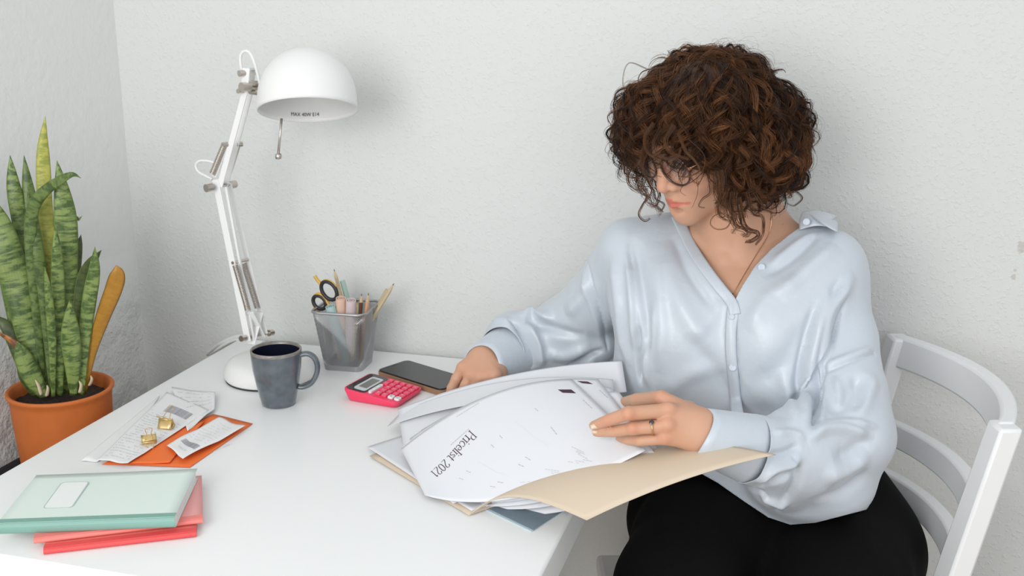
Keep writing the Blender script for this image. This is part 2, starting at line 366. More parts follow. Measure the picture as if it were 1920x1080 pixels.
for z in zl:
    R = np.array(cup_ring(z)); P = np.vstack([R, R[:1]]); seg = np.linalg.norm(np.diff(P, axis=0), axis=1); cs = np.concatenate([[0], np.cumsum(seg)])/seg.sum()
    tt = np.linspace(0, 1, 401); RP.append(np.stack([np.interp(tt, cs, P[:, k]) for k in range(3)], 1))
RP = np.array(RP)
def cup_fast(t, z):
    a = min(11.999, max(0, (z-zl[0])/(zl[-1]-zl[0])*12)); i = int(a); b = (t % 1)*400; j = int(b) % 400; f, g = a-i, b-int(b)
    return (RP[i, j]*(1-g)+RP[i, j+1]*g)*(1-f)+(RP[i+1, j]*(1-g)+RP[i+1, j+1]*g)*f
mesh = MB(); NW = 92
for sgn in (1, -1):
    for k in range(NW):
        path = [cup_fast(k/NW+sgn*.30*(q/12), zl[0]+(zl[-1]-zl[0])*q/12) for q in range(13)]
        mesh.tube(path, .00042, 4, cap=False)
mesh.build('wire_mesh', m_steel, cup)
MB().tube(cup_ring(HC, 8), .0024, 10, closed=True).build('rim', m_steel, cup, smooth=True)
m = MB(); a, b = cup_ring(.0), cup_ring(.010); n = len(a); m.add(a+b, [tuple(range(n-1, -1, -1))]+[(i, (i+1) % n, n+(i+1) % n, n+i) for i in range(n)]); m.build('base', m_steel, cup, thick=.001)
m_wood = mk('pencil_pale_wood', (.60, .45, .29), .55, var=(300, (.48, .34, .2), .6)); m_lead = mk('graphite', (.03, .03, .035), .5)
m_brown = mk('pencil_brown_lacquer', (.12, .055, .03), .35); m_peachp = mk('pencil_peach_lacquer', (.66, .36, .22), .4); m_kraft = mk('pencil_natural_lacquer', (.52, .43, .27), .45)
def cup_bottom(x, y): return np.array([CC[0]+x, CC[1]+y, DT+.012])
def pencil(tip, foot, mat, label, r=.0036, cone=.016):
    tip, foot = np.array(tip), np.array(foot); d = nrm(foot-tip)
    t = thing('pencil', foot, label, 'pencil', 'pencils in the mesh cup')
    MB().tube([tip+d*cone, foot], r, 6).build('barrel', mat, t)
    MB().tube([tip+d*.004, tip+d*cone], [.0010, r*.98], 10).build('sharpened_wood', m_wood, t, smooth=False)
    MB().tube([tip, tip+d*.0042], [.0002, .0011], 8).build('lead', m_lead, t)
    return t
pencil(W(626, 504, 1.722), cup_bottom(.008, .020), m_kraft, 'natural wood pencil rising highest out of the mesh cup, leaning left')
pencil(W(670, 562, 1.690), cup_bottom(.012, -.014), m_kraft, 'shortest pencil in the cup, pale point just above the rim', cone=.012)
pencil(W(678, 550, 1.694), cup_bottom(.020, -.006), m_brown, 'dark brown pencil with a pale point beside the lilac marker')
pencil(W(691, 549, 1.700), cup_bottom(.022, .002), m_peachp, 'peach orange pencil with a pale point, upright in the cup')
pencil(W(739, 531, 1.722), cup_bottom(-.002, .006), m_kraft, 'natural wood pencil leaning right with its point over the rim')
a_, b_ = W(726, 543, 1.735), cup_bottom(-.006, .018)
t = thing('pencil', b_, 'blunt natural pencil leaning right behind the sharp one', 'pencil', 'pencils in the mesh cup'); MB().tube([a_, b_], .0035, 6).build('barrel', m_kraft, t)
def marker(top, foot, col, label, r=.0088):
    top, foot = np.array(top), np.array(foot); d = nrm(foot-top)
    mm = mk('marker_plastic', col, .45); md = mk('marker_slots', tuple(c*.35 for c in col), .6)
    t = thing('marker_pen', foot, label, 'marker pen', 'pastel markers in the mesh cup')
    L_ = np.linalg.norm(foot-top)
    MB().lathe([(.0001, 0), (r, 0), (r, L_*.62), (r*.8, L_*.64), (r*.8, L_-.01), (r*.6, L_), (.0001, L_)][::1], foot, 24, axis=-d).build('barrel', mm, t, auto=30)
    cp = MB().lathe([(r, L_*.5), (r*1.06, L_*.5), (r*1.0, L_-.004), (r*.97, L_), (r*.80, L_), (r*.80, L_-.002), (r*.5, L_-.002), (r*.45, L_), (.0001, L_)], foot, 28, axis=-d).build('cap', mm, t, auto=30)
    m2 = MB(); a = -d; u = nrm(np.cross(a, [0, 1, 0])); w = np.cross(a, u)
    for k in range(7):
        an = 2*math.pi*k/7; c = foot+a*(L_-.0012)+r*.65*(math.cos(an)*u+math.sin(an)*w)
        R = np.stack([math.cos(an)*u+math.sin(an)*w, -math.sin(an)*u+math.cos(an)*w, a], 1); m2.box(c, (r*.26, r*.40, .001), R=R)
    m2.build('slots', md, cp)
marker(W(619, 574, 1.672), cup_bottom(.002, -.010), (.42, .58, .56), 'mint green round-capped marker leaning left in the cup')
marker(W(639, 559, 1.680), cup_bottom(-.012, .0), (.76, .52, .40), 'peach round-capped marker in the middle of the cup')
marker(W(658, 563, 1.680), cup_bottom(.004, -.002), (.68, .55, .56), 'lilac pink round-capped marker right of the peach one')
m_mint = mk('mint_plastic', (.42, .58, .52), .4)
a_, b_ = W(642, 526, 1.738), cup_bottom(.018, .024)
t = thing('mint_pen', b_, 'flat mint green pen standing behind the tall pencil', 'pen'); MB().tube([a_, a_*.3+b_*.7, b_], [.0070, .0070, .005], 12, sx=.6).build('barrel', m_mint, t, auto=30)
a_, b_ = W(630, 534, 1.735), cup_bottom(.004, .026)
t = thing('mint_ruler', b_, 'narrow darker mint stick between the scissors and tall pencil', 'ruler'); m = MB(); bar(a_, b_, .006, .002, m); m.build('blade', mk('mint_dark', (.28, .42, .38), .4), t)
# scissors
m_yel = mk('scissor_yellow', (.62, .36, .06), .4); m_blk = mk('scissor_black_grip', (.015, .015, .017), .45); m_blade = mk('scissor_steel', (.5, .5, .52), .25, metal=1)
ys = 1.690
sf = cup_bottom(.0, .014)
sci = thing('scissors', sf, 'scissors with mustard yellow and black finger loops in the cup', 'scissors')
def ell_loop(cpx, a, b, ang, y):
    ang = math.radians(ang); return [W(cpx[0]+a*math.cos(t)*math.cos(ang)-b*math.sin(t)*math.sin(ang), cpx[1]+a*math.cos(t)*math.sin(ang)+b*math.sin(t)*math.cos(ang), y) for t in np.linspace(0, 2*math.pi, 37)[:-1]]
MB().tube(ell_loop((617, 545), 19, 12, 55, ys), .0034, 10, closed=True, up0=(0, 1, 0)).build('black_grip', m_blk, sci, smooth=True)
MB().tube(ell_loop((599, 567), 14, 10, 50, ys), .0034, 10, closed=True, up0=(0, 1, 0)).build('black_grip', m_blk, sci, smooth=True)
MB().tube(catmull([W(*p, ys+.001) for p in ((590, 517), (595, 525), (601, 533), (603, 545), (608, 558), (616, 570), (622, 580))], 24), [.0032]*22+[.0028, .002], 8).build('yellow_handle', m_yel, sci, smooth=True)
MB().tube(catmull([W(*p, ys+.001) for p in ((603, 530), (611, 526), (621, 529), (630, 538))], 16), .0026, 8).build('yellow_handle', m_yel, sci, smooth=True)
MB().tube(catmull([W(*p, ys+.001) for p in ((606, 555), (597, 551), (589, 556), (587, 566), (591, 577), (600, 583))], 20), .0028, 8).build('yellow_handle', m_yel, sci, smooth=True)
for q in (0, .002): 
    m = MB(); a_ = W(618+q*800, 575, ys+q); bar(a_, sf, .010, .0015, m); m.build('blade', m_blade, sci)

# ================================================================== CALCULATOR
m_cpink = mk('calculator_hot_pink', (.82, .055, .13), .38, spec=.4); m_cdark = mk('calculator_dark_panel', (.018, .018, .022), .15, coat=.5)
m_lcd = mk('calculator_display_grey', (.20, .21, .19), .25); m_silver = mk('calculator_silver_bezel', (.62, .63, .66), .35); m_wkey = mk('calculator_white_key', (.80, .80, .82), .35)
m_kp = mk('calculator_pink_key', (.85, .075, .16), .35)
zt, zb = .7625, .7505
c00, c01, c10 = Z(642, 727, zt), Z(676, 697, zt), Z(745, 757, zb)          # display near, display far, keypad near
Rc = quad_frame(c00, c10, c01); lx = np.linalg.norm(c10-c00); ly = .088
def cal(x, y, z=0): return c00+Rc@np.array([x, y, z])
calc = thing('calculator', np.array([*(c00+Rc@np.array([lx/2, ly/2, 0]))[:2], DT]), 'hot pink pocket calculator with a dark display panel next to the phone', 'calculator')
out = [(x+lx/2, y+ly/2) for x, y in rrect(lx, ly, .010, 5)]
V = [cal(x, y, 0) for x, y in out]; V2 = []
for x, y in out: p = cal(x, y, 0).copy(); V2.append(p)
mid = [cal(x, y, -.0045) for x, y in out]
bot = []
for x, y in out:
    p = cal(lx/2+(x-lx/2)*.90, ly/2+(y-ly/2)*.90, 0); p[2] = DT+.0008; bot.append(p)
n = len(out)
m = MB(); m.add(V+mid+bot, [tuple(range(n)), tuple(range(3*n-1, 2*n-1, -1))]+[(i, n+i, n+(i+1) % n, (i+1) % n) for i in range(n)]+[(n+i, 2*n+i, 2*n+(i+1) % n, n+(i+1) % n) for i in range(n)])
body = m.build('case', m_cpink, calc, bevel=.0012, auto=35)
def slab(x0, x1, y0, y1, z0, z1, r=.002):
    w, h_ = x1-x0, y1-y0; return MB().prism([(a+(x0+x1)/2, b+(y0+y1)/2) for a, b in rrect(w, h_, min(r, w/2.01, h_/2.01), 4)], z0, z1, fn=lambda p: cal(*p))
slab(.003, lx*.385, .003, ly-.003, -.0005, .0006, .007).build('dark_panel', m_cdark, calc)
bz = slab(lx*.135, lx*.355, .010, ly-.016, 0, .0014, .005).build('bezel', m_silver, calc)
slab(lx*.180, lx*.320, .020, ly-.024, 0, .0018, .0015).build('display', m_lcd, calc)
slab(lx*.035, lx*.105, ly*.45, ly-.010, 0, .0010, .001).build('solar_cell', mk('solar_cell', (.05, .03, .03), .2, coat=.4), calc)
digits = ['', '', '', 'C', '+', 'M', '7', '8', '9', '%', 'R', '4', '5', '6', 'x', 'AC', '1', '2', '3', '-', 'C', '0', '.', '=', '+']
pill = slab(lx*.415, lx*.475, .008, .008+.041, 0, .0032, .004).build('white_rocker_key', m_wkey, calc, bevel=.0006)
kw = (lx*.575)/5; kh = (ly-.014)/5
for r in range(5):
    for c in range(5):
        if r == 0 and c < 3: continue
        x0 = lx*.408+r*kw; y0 = .007+c*kh; white = r >= 3 and c == 0
        k_ = slab(x0+.0012, x0+kw-.0012, y0+.0015, y0+kh-.0015, 0, .0036, .0026).build('key', m_wkey if white else m_kp, calc, bevel=.0007)
        ch = digits[r*5+c]
        if ch:
            V, F = text_faces(ch, .0062 if len(ch) == 1 else .0045)
            xc, yc = x0+kw/2, y0+kh/2
            # legends read from the keypad end towards the display
            MB().add([cal(xc-p[1], yc+p[0], .0038) for p in V], F).build('legend', m_ink if white else m_wkey, k_)
for q in range(3):
    V, F = text_faces('-+x'[q], .0055); MB().add([cal(lx*.445-p[1], .015+q*.0135+p[0], .0034) for p in V], F).build('legend', m_ink, pill)

# ================================================================== PHONE
m_scr = mk('phone_glass', (.035, .035, .035), .16, spec=.5); m_case = mk('phone_case_cork', (.30, .17, .09), .6, bump=(900, .4, .0004))
m_pblk = mk('phone_black_frame', (.01, .01, .01), .3)
q0, q1, q3 = Z(705, 693, .7515), Z(829, 732, .7515), Z(763, 672, .7515)
Rp = quad_frame(q0, q1, q3); pl, pw = .158, .074
def pho(x, y, z=0): return q0+Rp@np.array([x, y, z])
ph = thing('smartphone', np.array([*(pho(pl/2, pw/2)[:2]), DT]), 'black-screened smartphone in a cork-edged case lying beyond the calculator', 'phone')
o2 = [(x+pl/2, y+pw/2) for x, y in rrect(pl, pw, .010, 8)]
MB().prism(o2, -.0112, -.0022, fn=lambda p: pho(*p)).build('case', m_case, ph, bevel=.001)
MB().prism([(pl/2+(x-pl/2)*.985, pw/2+(y-pw/2)*.97) for x, y in o2], -.0022, -.0004, fn=lambda p: pho(*p)).build('frame', m_pblk, ph)
MB().prism([(pl/2+(x-pl/2)*.975, pw/2+(y-pw/2)*.95) for x, y in o2], -.0004, .0002, fn=lambda p: pho(*p)).build('screen', m_scr, ph, bevel=.0003)
MB().box(pho(.007, pw/2, .0003), (.0016, .016, .0002), R=Rp).build('speaker_slot', m_pblk, ph)
# ================================================================== PLANT ON A BLACK-COVERED STAND
m_terra = mk('terracotta_orange', (.53, .135, .024), .65, bump=(500, .25, .0006), var=(40, (.47, .12, .02), .6))
m_soil = mk('potting_soil', (.035, .022, .015), .95, bump=(160, 1, .006))
m_bcloth = mk('black_cloth', (.008, .007, .010), .9, bump=(60, .5, .003))
PY = 1.415
PC = W(113, 727, PY); rimz = PC[2]; PB = .615
st = thing('plant_stand', (-1.16, 1.33, 0), 'black cloth-covered low stand between the desk and left wall', 'stand')
n = 22; G = np.zeros((n, n, 3))
for i in range(n):
    for j in range(n):
        x = -1.278+(.21)*i/(n-1); y = 1.02+.60*j/(n-1)
        G[i, j] = (x, y, PB-.001+.010*math.exp(-((x+1.27)/.03)**2)*(1 if j < 12 else .3)-.012*max(0, (y-1.5)/.1))
G2 = G.copy(); G2[:, :, 2] -= .012
MB().grid(G).build('cloth_cover', m_bcloth, st, smooth=True, thick=-.003)
MB().box((-1.17, 1.32, PB/2-.01), (.19, .57, PB-.04)).build('stand_body', m_bcloth, st, bevel=.01)
plant = thing('potted_snake_plant', (PC[0], PC[1], PB), 'tall snake plant with banded green leaves in an orange terracotta pot', 'plant')
hh = rimz-PB; R = .0815
MB().lathe([(.0001, .003), (.048, .003), (.055, .004), (.066, .012), (.0715, .028), (.0755, hh*.55), (.0780, hh-.016), (.0795, hh-.008), (R+.0010, hh-.004), (R+.0015, hh), (R-.001, hh+.0022), (R-.0055, hh), (.0735, hh-.012), (.071, hh-.05)], (PC[0], PC[1], PB), 72).build('pot', m_terra, plant, smooth=True)
n = 40; m = MB(); V = [(PC[0], PC[1], rimz-.020)]; F = []
for r in range(1, 7):
    for k in range(n):
        a = 2*math.pi*k/n; V.append((PC[0]+.0725*r/6*math.cos(a), PC[1]+.0725*r/6*math.sin(a), rimz-.022+.004*rnd.random()))
F = [(0, 1+k, 1+(k+1) % n) for k in range(n)]+[(1+r*n+k, 1+(r+1)*n+k, 1+(r+1)*n+(k+1) % n, 1+r*n+(k+1) % n) for r in range(5) for k in range(n)]
m.add(V, F).build('soil', m_soil, plant, smooth=True)
def leaf_mat(name, c1, c2, edge, band=1.0):
    m = mk(name, c1, .42, spec=.45); N, L, b = nodes(m)
    at = N.new('ShaderNodeAttribute'); at.attribute_name = 'leafuv'
    sp = N.new('ShaderNodeSeparateXYZ'); L.new(at.outputs['Vector'], sp.inputs[0])
    ax_ = N.new('ShaderNodeMath'); ax_.operation = 'ABSOLUTE'; L.new(sp.outputs['X'], ax_.inputs[0])
    mp = N.new('ShaderNodeMapping'); mp.inputs['Scale'].default_value = (.16, 34, 1); L.new(at.outputs['Vector'], mp.inputs['Vector'])
    nz = N.new('ShaderNodeTexNoise'); nz.inputs['Scale'].default_value = 3.4; nz.inputs['Detail'].default_value = 5; nz.inputs['Roughness'].default_value = .62; nz.inputs['Distortion'].default_value = .35
    L.new(mp.outputs['Vector'], nz.inputs['Vector'])
    cr = N.new('ShaderNodeValToRGB'); cr.color_ramp.elements[0].position = .43; cr.color_ramp.elements[1].position = .56
    cr.color_ramp.elements[0].color = (*c2, 1); cr.color_ramp.elements[1].color = (*c1, 1); L.new(nz.outputs['Fac'], cr.inputs['Fac'])
    nz2 = N.new('ShaderNodeTexNoise'); nz2.inputs['Scale'].default_value = 9; L.new(at.outputs['Vector'], nz2.inputs['Vector'])
    fac = N.new('ShaderNodeMath'); fac.operation = 'MULTIPLY'; fac.inputs[1].default_value = band; fac.use_clamp = True; L.new(nz2.outputs['Fac'], fac.inputs[0])
    f2 = N.new('ShaderNodeMath'); f2.operation = 'MULTIPLY'; f2.inputs[1].default_value = 1.7; f2.use_clamp = True; L.new(fac.outputs[0], f2.inputs[0])
    mx = N.new('ShaderNodeMix'); mx.data_type = 'RGBA'; L.new(f2.outputs[0], mx.inputs['Factor']); mx.inputs['A'].default_value = (*[(a+b_)/2 for a, b_ in zip(c1, c2)], 1); L.new(cr.outputs['Color'], mx.inputs['B'])
    e = N.new('ShaderNodeMapRange'); e.inputs[1].default_value = .86; e.inputs[2].default_value = .97; L.new(ax_.outputs[0], e.inputs[0])
    m2 = N.new('ShaderNodeMix'); m2.data_type = 'RGBA'; L.new(e.outputs[0], m2.inputs['Factor']); L.new(mx.outputs['Result'], m2.inputs['A']); m2.inputs['B'].default_value = (*edge, 1)
    L.new(m2.outputs['Result'], b.inputs['Base Color']); return m
LM = {'g': leaf_mat('leaf_banded_green', (.225, .30, .085), (.050, .095, .025), (.13, .20, .05)),
      'y': leaf_mat('leaf_yellow_green', (.50, .47, .10), (.22, .26, .05), (.35, .36, .08), .7),
      'd': leaf_mat('leaf_dark_green', (.085, .115, .03), (.03, .052, .014), (.12, .15, .04), .6),
      'm': leaf_mat('leaf_mid_green', (.15, .215, .058), (.040, .075, .018), (.13, .19, .05), .9),
      'o': leaf_mat('leaf_ochre', (.42, .215, .02), (.30, .13, .015), (.16, .085, .02), .4),
      'b': leaf_mat('leaf_dry_brown', (.40, .15, .035), (.13, .045, .015), (.2, .08, .02), 1)}
def leaf(path, wmax, kind, dy=0.0, cup_=.25, wp=.5, base=.45, twist=0, dyt=None):
    """path: centre line base to tip"""
    n = 34; P2 = catmull([(a, b, 0) for a, b in path], n)
    dyt = dy if dyt is None else dyt
    C_ = np.array([W(P2[i, 0], P2[i, 1], PY+dy*.5+(dyt-dy*.5)*(i/(n-1))) for i in range(n)])
    if C_[0][2] < rimz-.005: pass
    T_ = np.gradient(C_, axis=0); T_ /= np.linalg.norm(T_, axis=1)[:, None]
    s = np.concatenate([[0], np.cumsum(np.linalg.norm(np.diff(C_, axis=0), axis=1))])
    out = []; uv = []
    view = nrm(np.array([PC[0], PC[1], 1.0])-CAM)
    for i in range(n):
        t = i/(n-1)
        w = base+(1-base)*math.sin(min(1, t/wp)*math.pi/2) if t < wp else max(0, 1-((t-wp)/(1-wp))**2.1)
        w = max(w, .02)*wmax*.5/1150*1.04
        side = nrm(np.cross(T_[i], view)); nn = np.cross(side, T_[i])
        a = twist*(t-.3); sd = side*math.cos(a)+nn*math.sin(a); n2_ = np.cross(sd, T_[i])
        row = []
        for k in range(7):
            x = (k-3)/3; row.append(C_[i]+sd*w*x+n2_*(cup_*w*(x*x-.4)+.06*w*math.sin(s[i]*70+x*2))); uv.append((x, s[i]+wmax*.7, dy*10))
        out.append(row)
    G = np.array(out); m = MB().grid(G)
    o = m.build('leaf', LM[kind], plant, smooth=True, thick=.0016)
    at = o.data.attributes.new('leafuv', 'FLOAT_VECTOR', 'POINT'); at.data.foreach_set('vector', np.array(uv, float).ravel())
    return o
leaf([(96, 742), (98, 600), (92, 470), (84, 380), (81, 310), (81, 265), (85, 218)], 25, 'y', .03, wp=.55)
leaf([(122, 740), (128, 620), (126, 520), (124, 430), (118, 370), (107, 301)], 38, 'g', .0, wp=.6, base=.3)
leaf([(82, 740), (72, 620), (60, 500), (57, 430), (64, 385), (84, 358), (112, 338), (135, 327), (151, 333)], 21, 'm', -.02, wp=.45, twist=.6)
leaf([(76, 740), (62, 560), (45, 460), (32, 385), (24, 340), (19, 291)], 27, 'g', .03, wp=.6)
leaf([(88, 740), (82, 560), (68, 450), (55, 370), (45, 291)], 29, 'm', .045, wp=.55)
leaf([(80, 742), (62, 660), (38, 560), (14, 470), (-4, 410), (-16, 370)], 50, 'g', -.025, wp=.5, base=.4)
leaf([(70, 742), (45, 640), (22, 520), (5, 430), (-8, 380)], 42, 'g', .015, wp=.5)
leaf([(138, 742), (136, 680), (132, 625), (131, 562)], 32, 'g', -.045, wp=.55, base=.35)
leaf([(152, 742), (158, 640), (168, 560), (177, 505), (178, 463)], 24, 'g', -.02, wp=.5)
leaf([(146, 742), (148, 600), (155, 535), (168, 498), (190, 469)], 24, 'd', .0, wp=.55)
leaf([(158, 738), (172, 660), (193, 595), (212, 545), (220, 515), (218, 497)], 29, 'o', .0, wp=.66, base=.25, twist=.3)
leaf([(112, 742), (110, 620), (108, 500), (104, 420)], 24, 'g', -.03, wp=.45, twist=-.4)
leaf([(98, 742), (88, 620), (78, 520), (66, 440), (58, 395), (52, 350)], 20, 'm', -.01, wp=.5)
leaf([(62, 738), (40, 670), (14, 615), (-16, 590)], 27, 'd', -.02, wp=.4)
leaf([(72, 715), (48, 665), (22, 640), (-14, 618)], 13, 'b', -.045, wp=.5, twist=.8)
leaf([(84, 744), (68, 720), (48, 680), (32, 640)], 34, 'g', -.04, wp=.6, base=.4)
leaf([(66, 742), (50, 715), (32, 692)], 18, 'd', -.03, wp=.5)
leaf([(110, 740), (116, 600), (124, 480), (132, 420)], 24, 'd', .05, wp=.5)
leaf([(122, 740), (128, 620), (137, 540), (146, 470), (152, 440)], 20, 'd', .045, wp=.5)
leaf([(92, 740), (82, 600), (72, 520), (62, 440)], 26, 'd', .05, wp=.5)
leaf([(140, 740), (150, 640), (146, 560), (143, 520)], 20, 'd', .03, wp=.5)
leaf([(100, 744), (98, 640), (92, 560), (84, 500)], 15, 'g', -.05, wp=.5)
leaf([(132, 740), (142, 660), (140, 430), (148, 412), (154, 405)], 5, 'm', .02, wp=.5)
# pale shrivelled sheaths round the leaf feet
m_dry = mk('dry_sheath', (.55, .45, .30), .8)
for (a, b, c, dyy) in (((78, 740), (72, 722), (66, 712), -.05), ((88, 742), (90, 730), (88, 722), -.05), ((150, 735), (152, 722), (148, 714), -.04), ((168, 722), (172, 712), (170, 704), .0)):
    MB().tube(catmull([W(*a, PY+dyy), W(*b, PY+dyy), W(*c, PY+dyy)], 10), [.004, .004, .0038, .0036, .0033, .003, .0026, .002, .0014, .0008], 6, sx=.5).build('dry_sheath', m_dry, plant, smooth=True)
# ================================================================== NOTEBOOKS
m_page = mk('notebook_pages', (.78, .78, .79), .7, bump=(1200, .3, .0004))
m_ncov = mk('mint_cover', (.69, .785, .735), .5); m_nsp = mk('mint_spine', (.20, .38, .32), .5); m_lab = mk('white_label', (.82, .84, .83), .45); m_labe = mk('label_outline', (.42, .52, .50), .5)
def notebook(nr, fr, fl, zt_, zb_, mats, label, name='notebook', lab=False, splay=0, spine_h=None):
    """nr, fr: near/far right top corners; fl: far left top corner (px on height zt_)"""
    A, B, C_ = Z(*nr, zt_), Z(*fr, zt_), Z(*fl, zt_)
    ydir = nrm(B-A); xdir = nrm(B-C_); L1 = np.linalg.norm(B-A); L2 = np.linalg.norm(B-C_)
    xdir = nrm(xdir-ydir*(xdir@ydir)); x0 = -L2
    def P(x, y, z): q = A+xdir*x+ydir*y; q[2] = z; return q
    t = thing(name, [*(P(x0/2, L1/2, 0)[:2]), zb_], label, 'notebook', 'notebooks stacked on the desk corner')
    cov, spn = mats
    th = .0009
    # top cover as slightly sprung sheet: spine side runs along x at y=0
    def sheet(z_near, z_far, lift, nm, mat, y1=L1, x1=0.0):
        G = []
        for i in range(15):
            r = []
            for j in range(11):
                x = x0+(x1-x0)*i/14; y = y1*j/10; r.append(P(x, y, z_near+(z_far-z_near)*(j/10)+lift*(i/14)**3*math.sin(j/10*math.pi*.5)))
            G.append(r)
        return MB().grid(G).build(nm, mat, t, smooth=True, thick=-th)
    top = sheet(zt_-th, zt_-th-.001, splay, 'front_cover', cov)
    bm_ = sheet(zb_+.0001, zb_+.0001, 0, 'back_cover', cov)
    hpg = zt_-zb_-2*th-.0006
    m = MB(); m.box(P(x0/2-.0, L1/2-.001, (zt_+zb_)/2-.0004), (L2-.004, L1-.006, hpg), R=np.stack([xdir, ydir, [0, 0, 1]], 1)); m.build('pages', m_page, t)
    # rounded spine
    prof = [P(0, -.0005, 0)]
    G = []
    for i in range(2):
        x = x0 if i == 0 else 0.0; r = []
        for k in range(9):
            a = math.pi*k/8; r.append(P(x, -math.sin(a)*.0035, (zt_+zb_)/2+math.cos(a)*(zt_-zb_)/2*.99))
        G.append(r)
    m = MB().grid(G)
    m.grid([[P(x0, 0, zt_+.0002), P(x0, .010, zt_+.0002)], [P(0, 0, zt_+.0002), P(0, .010, zt_+.0002)]])
    m.build('spine', spn, t, smooth=False, thick=-.0005)
    if lab:
        def lp(p): return P(*p)
        c = proj
        la, lb, lc = Z(163, 905, zt_), Z(82, 953, zt_), Z(134, 951, zt_)
        w = np.linalg.norm(lc-lb); hgt = (la-lb)@ydir+.002
        cx_ = (lb-A)@xdir+w/2; cy_ = (lb-A)@ydir+hgt/2
        MB().prism([(cx_+x, cy_+y) for x, y in rrect(w+.003, hgt+.003, .006)], zt_-.0006, zt_+.0003, fn=lp).build('label_outline', m_labe, top)
        MB().prism([(cx_+x, cy_+y) for x, y in rrect(w, hgt, .005)], zt_-.0006, zt_+.00045, fn=lp).build('title_label', m_lab, top)
    return t
m_pk = mk('coral_cover', (.80, .22, .19), .5); m_pks = mk('coral_spine', (.72, .075, .075), .5)
m_pk2 = mk('pink_cover', (.84, .38, .36), .5)
notebook((368, 996), (371, 905), (120, 915), DT+.0072, DT+.0003, (m_pk, m_pks), 'coral red notebook at the bottom of the stack, spine facing the camera')
notebook((380, 972), (378, 890), (100, 900), DT+.0140, DT+.0080, (m_pk2, m_pk), 'lighter pink notebook sandwiched under the mint one, corner showing right')
notebook((328, 969), (370, 879), (66, 892), DT+.0285, DT+.0148, (m_ncov, m_nsp), 'mint green notebook with blank white label on top of the stack', lab=True, splay=.0015)
# ================================================================== RECEIPTS, ORANGE PAPERS, CLIPS
m_rec = mk('receipt_paper', (.80, .80, .80), .6); m_faint = mk('receipt_ink', (.60, .60, .62), .7); m_bar = mk('barcode_ink', (.30,.31,.34), .7)
m_or = mk('orange_paper', (.86, .17, .03), .6, bump=(300, .2, .0005))
def flat_sheet(name, q, mat, label, cat, z=DT+.001, wav=.0015, seed=0, group=None, nx=22, ny=16, ink=None, curl=None, thick=.00025):
    """q: 4 px corners a(0,0) b(1,0) c(1,1) d(0,1)"""
    a, b, c, d = [Z(*p, z) for p in q]; rr = random.Random(seed); ph = [rr.uniform(0, 6) for _ in range(6)]
    def S(u, v, dz=0):
        p = a*(1-u)*(1-v)+b*u*(1-v)+c*u*v+d*(1-u)*v
        w = wav*(.5+.5*math.sin(u*7+ph[0]+v*2)*math.cos(v*5+ph[1]))+wav*.6*abs(math.sin(u*3.1+v*4+ph[2]))
        if curl: w += curl(u, v)
        return p+np.array([0, 0, w+dz])
    o = MB().grid([[S(i/(nx-1), j/(ny-1)) for j in range(ny)] for i in range(nx)]).build(name, mat, None, smooth=True, thick=-thick)
    tag(o, label, cat, group)
    if ink:
        for nm, mt, mbf in ink: 
            m = MB(); mbf(m, lambda u, v: S(u, v, thick+.00025))
            if m.v:
                WORLD['_t'] = np.array(o.location); k_ = m.build(nm, mt, o)
    return o, S
def lines(m, S, u0, u1, v0, v1, n, hgt, seed, gaps=True, along='u'):
    rr = random.Random(seed)
    for i in range(n):
        v = v0+(v1-v0)*i/max(1, n-1); u = u0
        while u < u1:
            w = rr.uniform(.02, .09); e = min(u1, u+w)
            if not gaps or rr.random() < .8:
                k = max(1, int((e-u)/.04)); 
                for q in range(k):
                    x0, x1 = u+(e-u)*q/k, u+(e-u)*(q+1)/k
                    if along == 'u': m.add([S(x0, v), S(x1, v), S(x1, v+hgt), S(x0, v+hgt)], [(0, 1, 2, 3)])
                    else: m.add([S(v, x0), S(v, x1), S(v+hgt, x1), S(v+hgt, x0)], [(0, 1, 2, 3)])
            u = e+rr.uniform(.008, .03)
def barcode(m, S, u0, u1, v0, v1, n=22, seed=1, along='u'):
    rr = random.Random(seed); u = u0
    while u < u1:
        w = rr.choice([.25, .5, .8])*(u1-u0)/n
        P4 = [(u, v0), (u+w, v0), (u+w, v1), (u, v1)]
        m.add([S(*(p if along == 'u' else p[::-1])) for p in P4], [(0, 1, 2, 3)]); u += w+rr.choice([.3, .5])*(u1-u0)/n
flat_sheet('orange_envelope', [(191, 871), (356, 877), (474, 795), (400, 777)], m_or, 'large orange paper lying beneath the receipts', 'paper', DT+.0006, .0008, 3)
flat_sheet('orange_slip', [(243, 871), (318, 869), (384, 790), (300, 800)], m_or, 'smaller folded orange slip on top of the orange paper', 'paper', DT+.0028, .0010, 5)
flat_sheet('paper_scrap', [(396, 850), (402, 845), (431, 834), (425, 834)], m_rec, 'thin sliver of white paper poking out from the orange paper', 'paper', DT+.0004, .0003, 4)
flat_sheet('receipt', [(322, 731), (404, 740), (403, 770), (352, 812)], m_rec, 'crumpled white receipt at the back, nearest the lamp base', 'receipt', DT+.0026, .0045, 7, 'receipts',
           ink=[('faint_print', m_faint, lambda m, S: lines(m, S, .1, .9, .12, .55, 4, .014, 3))])
flat_sheet('receipt', [(152, 865), (183, 867), (256, 815), (300, 742)], m_rec, 'pale folded paper flap sticking out left of the long receipt', 'receipt', DT+.0008, .001, 9, 'receipts')
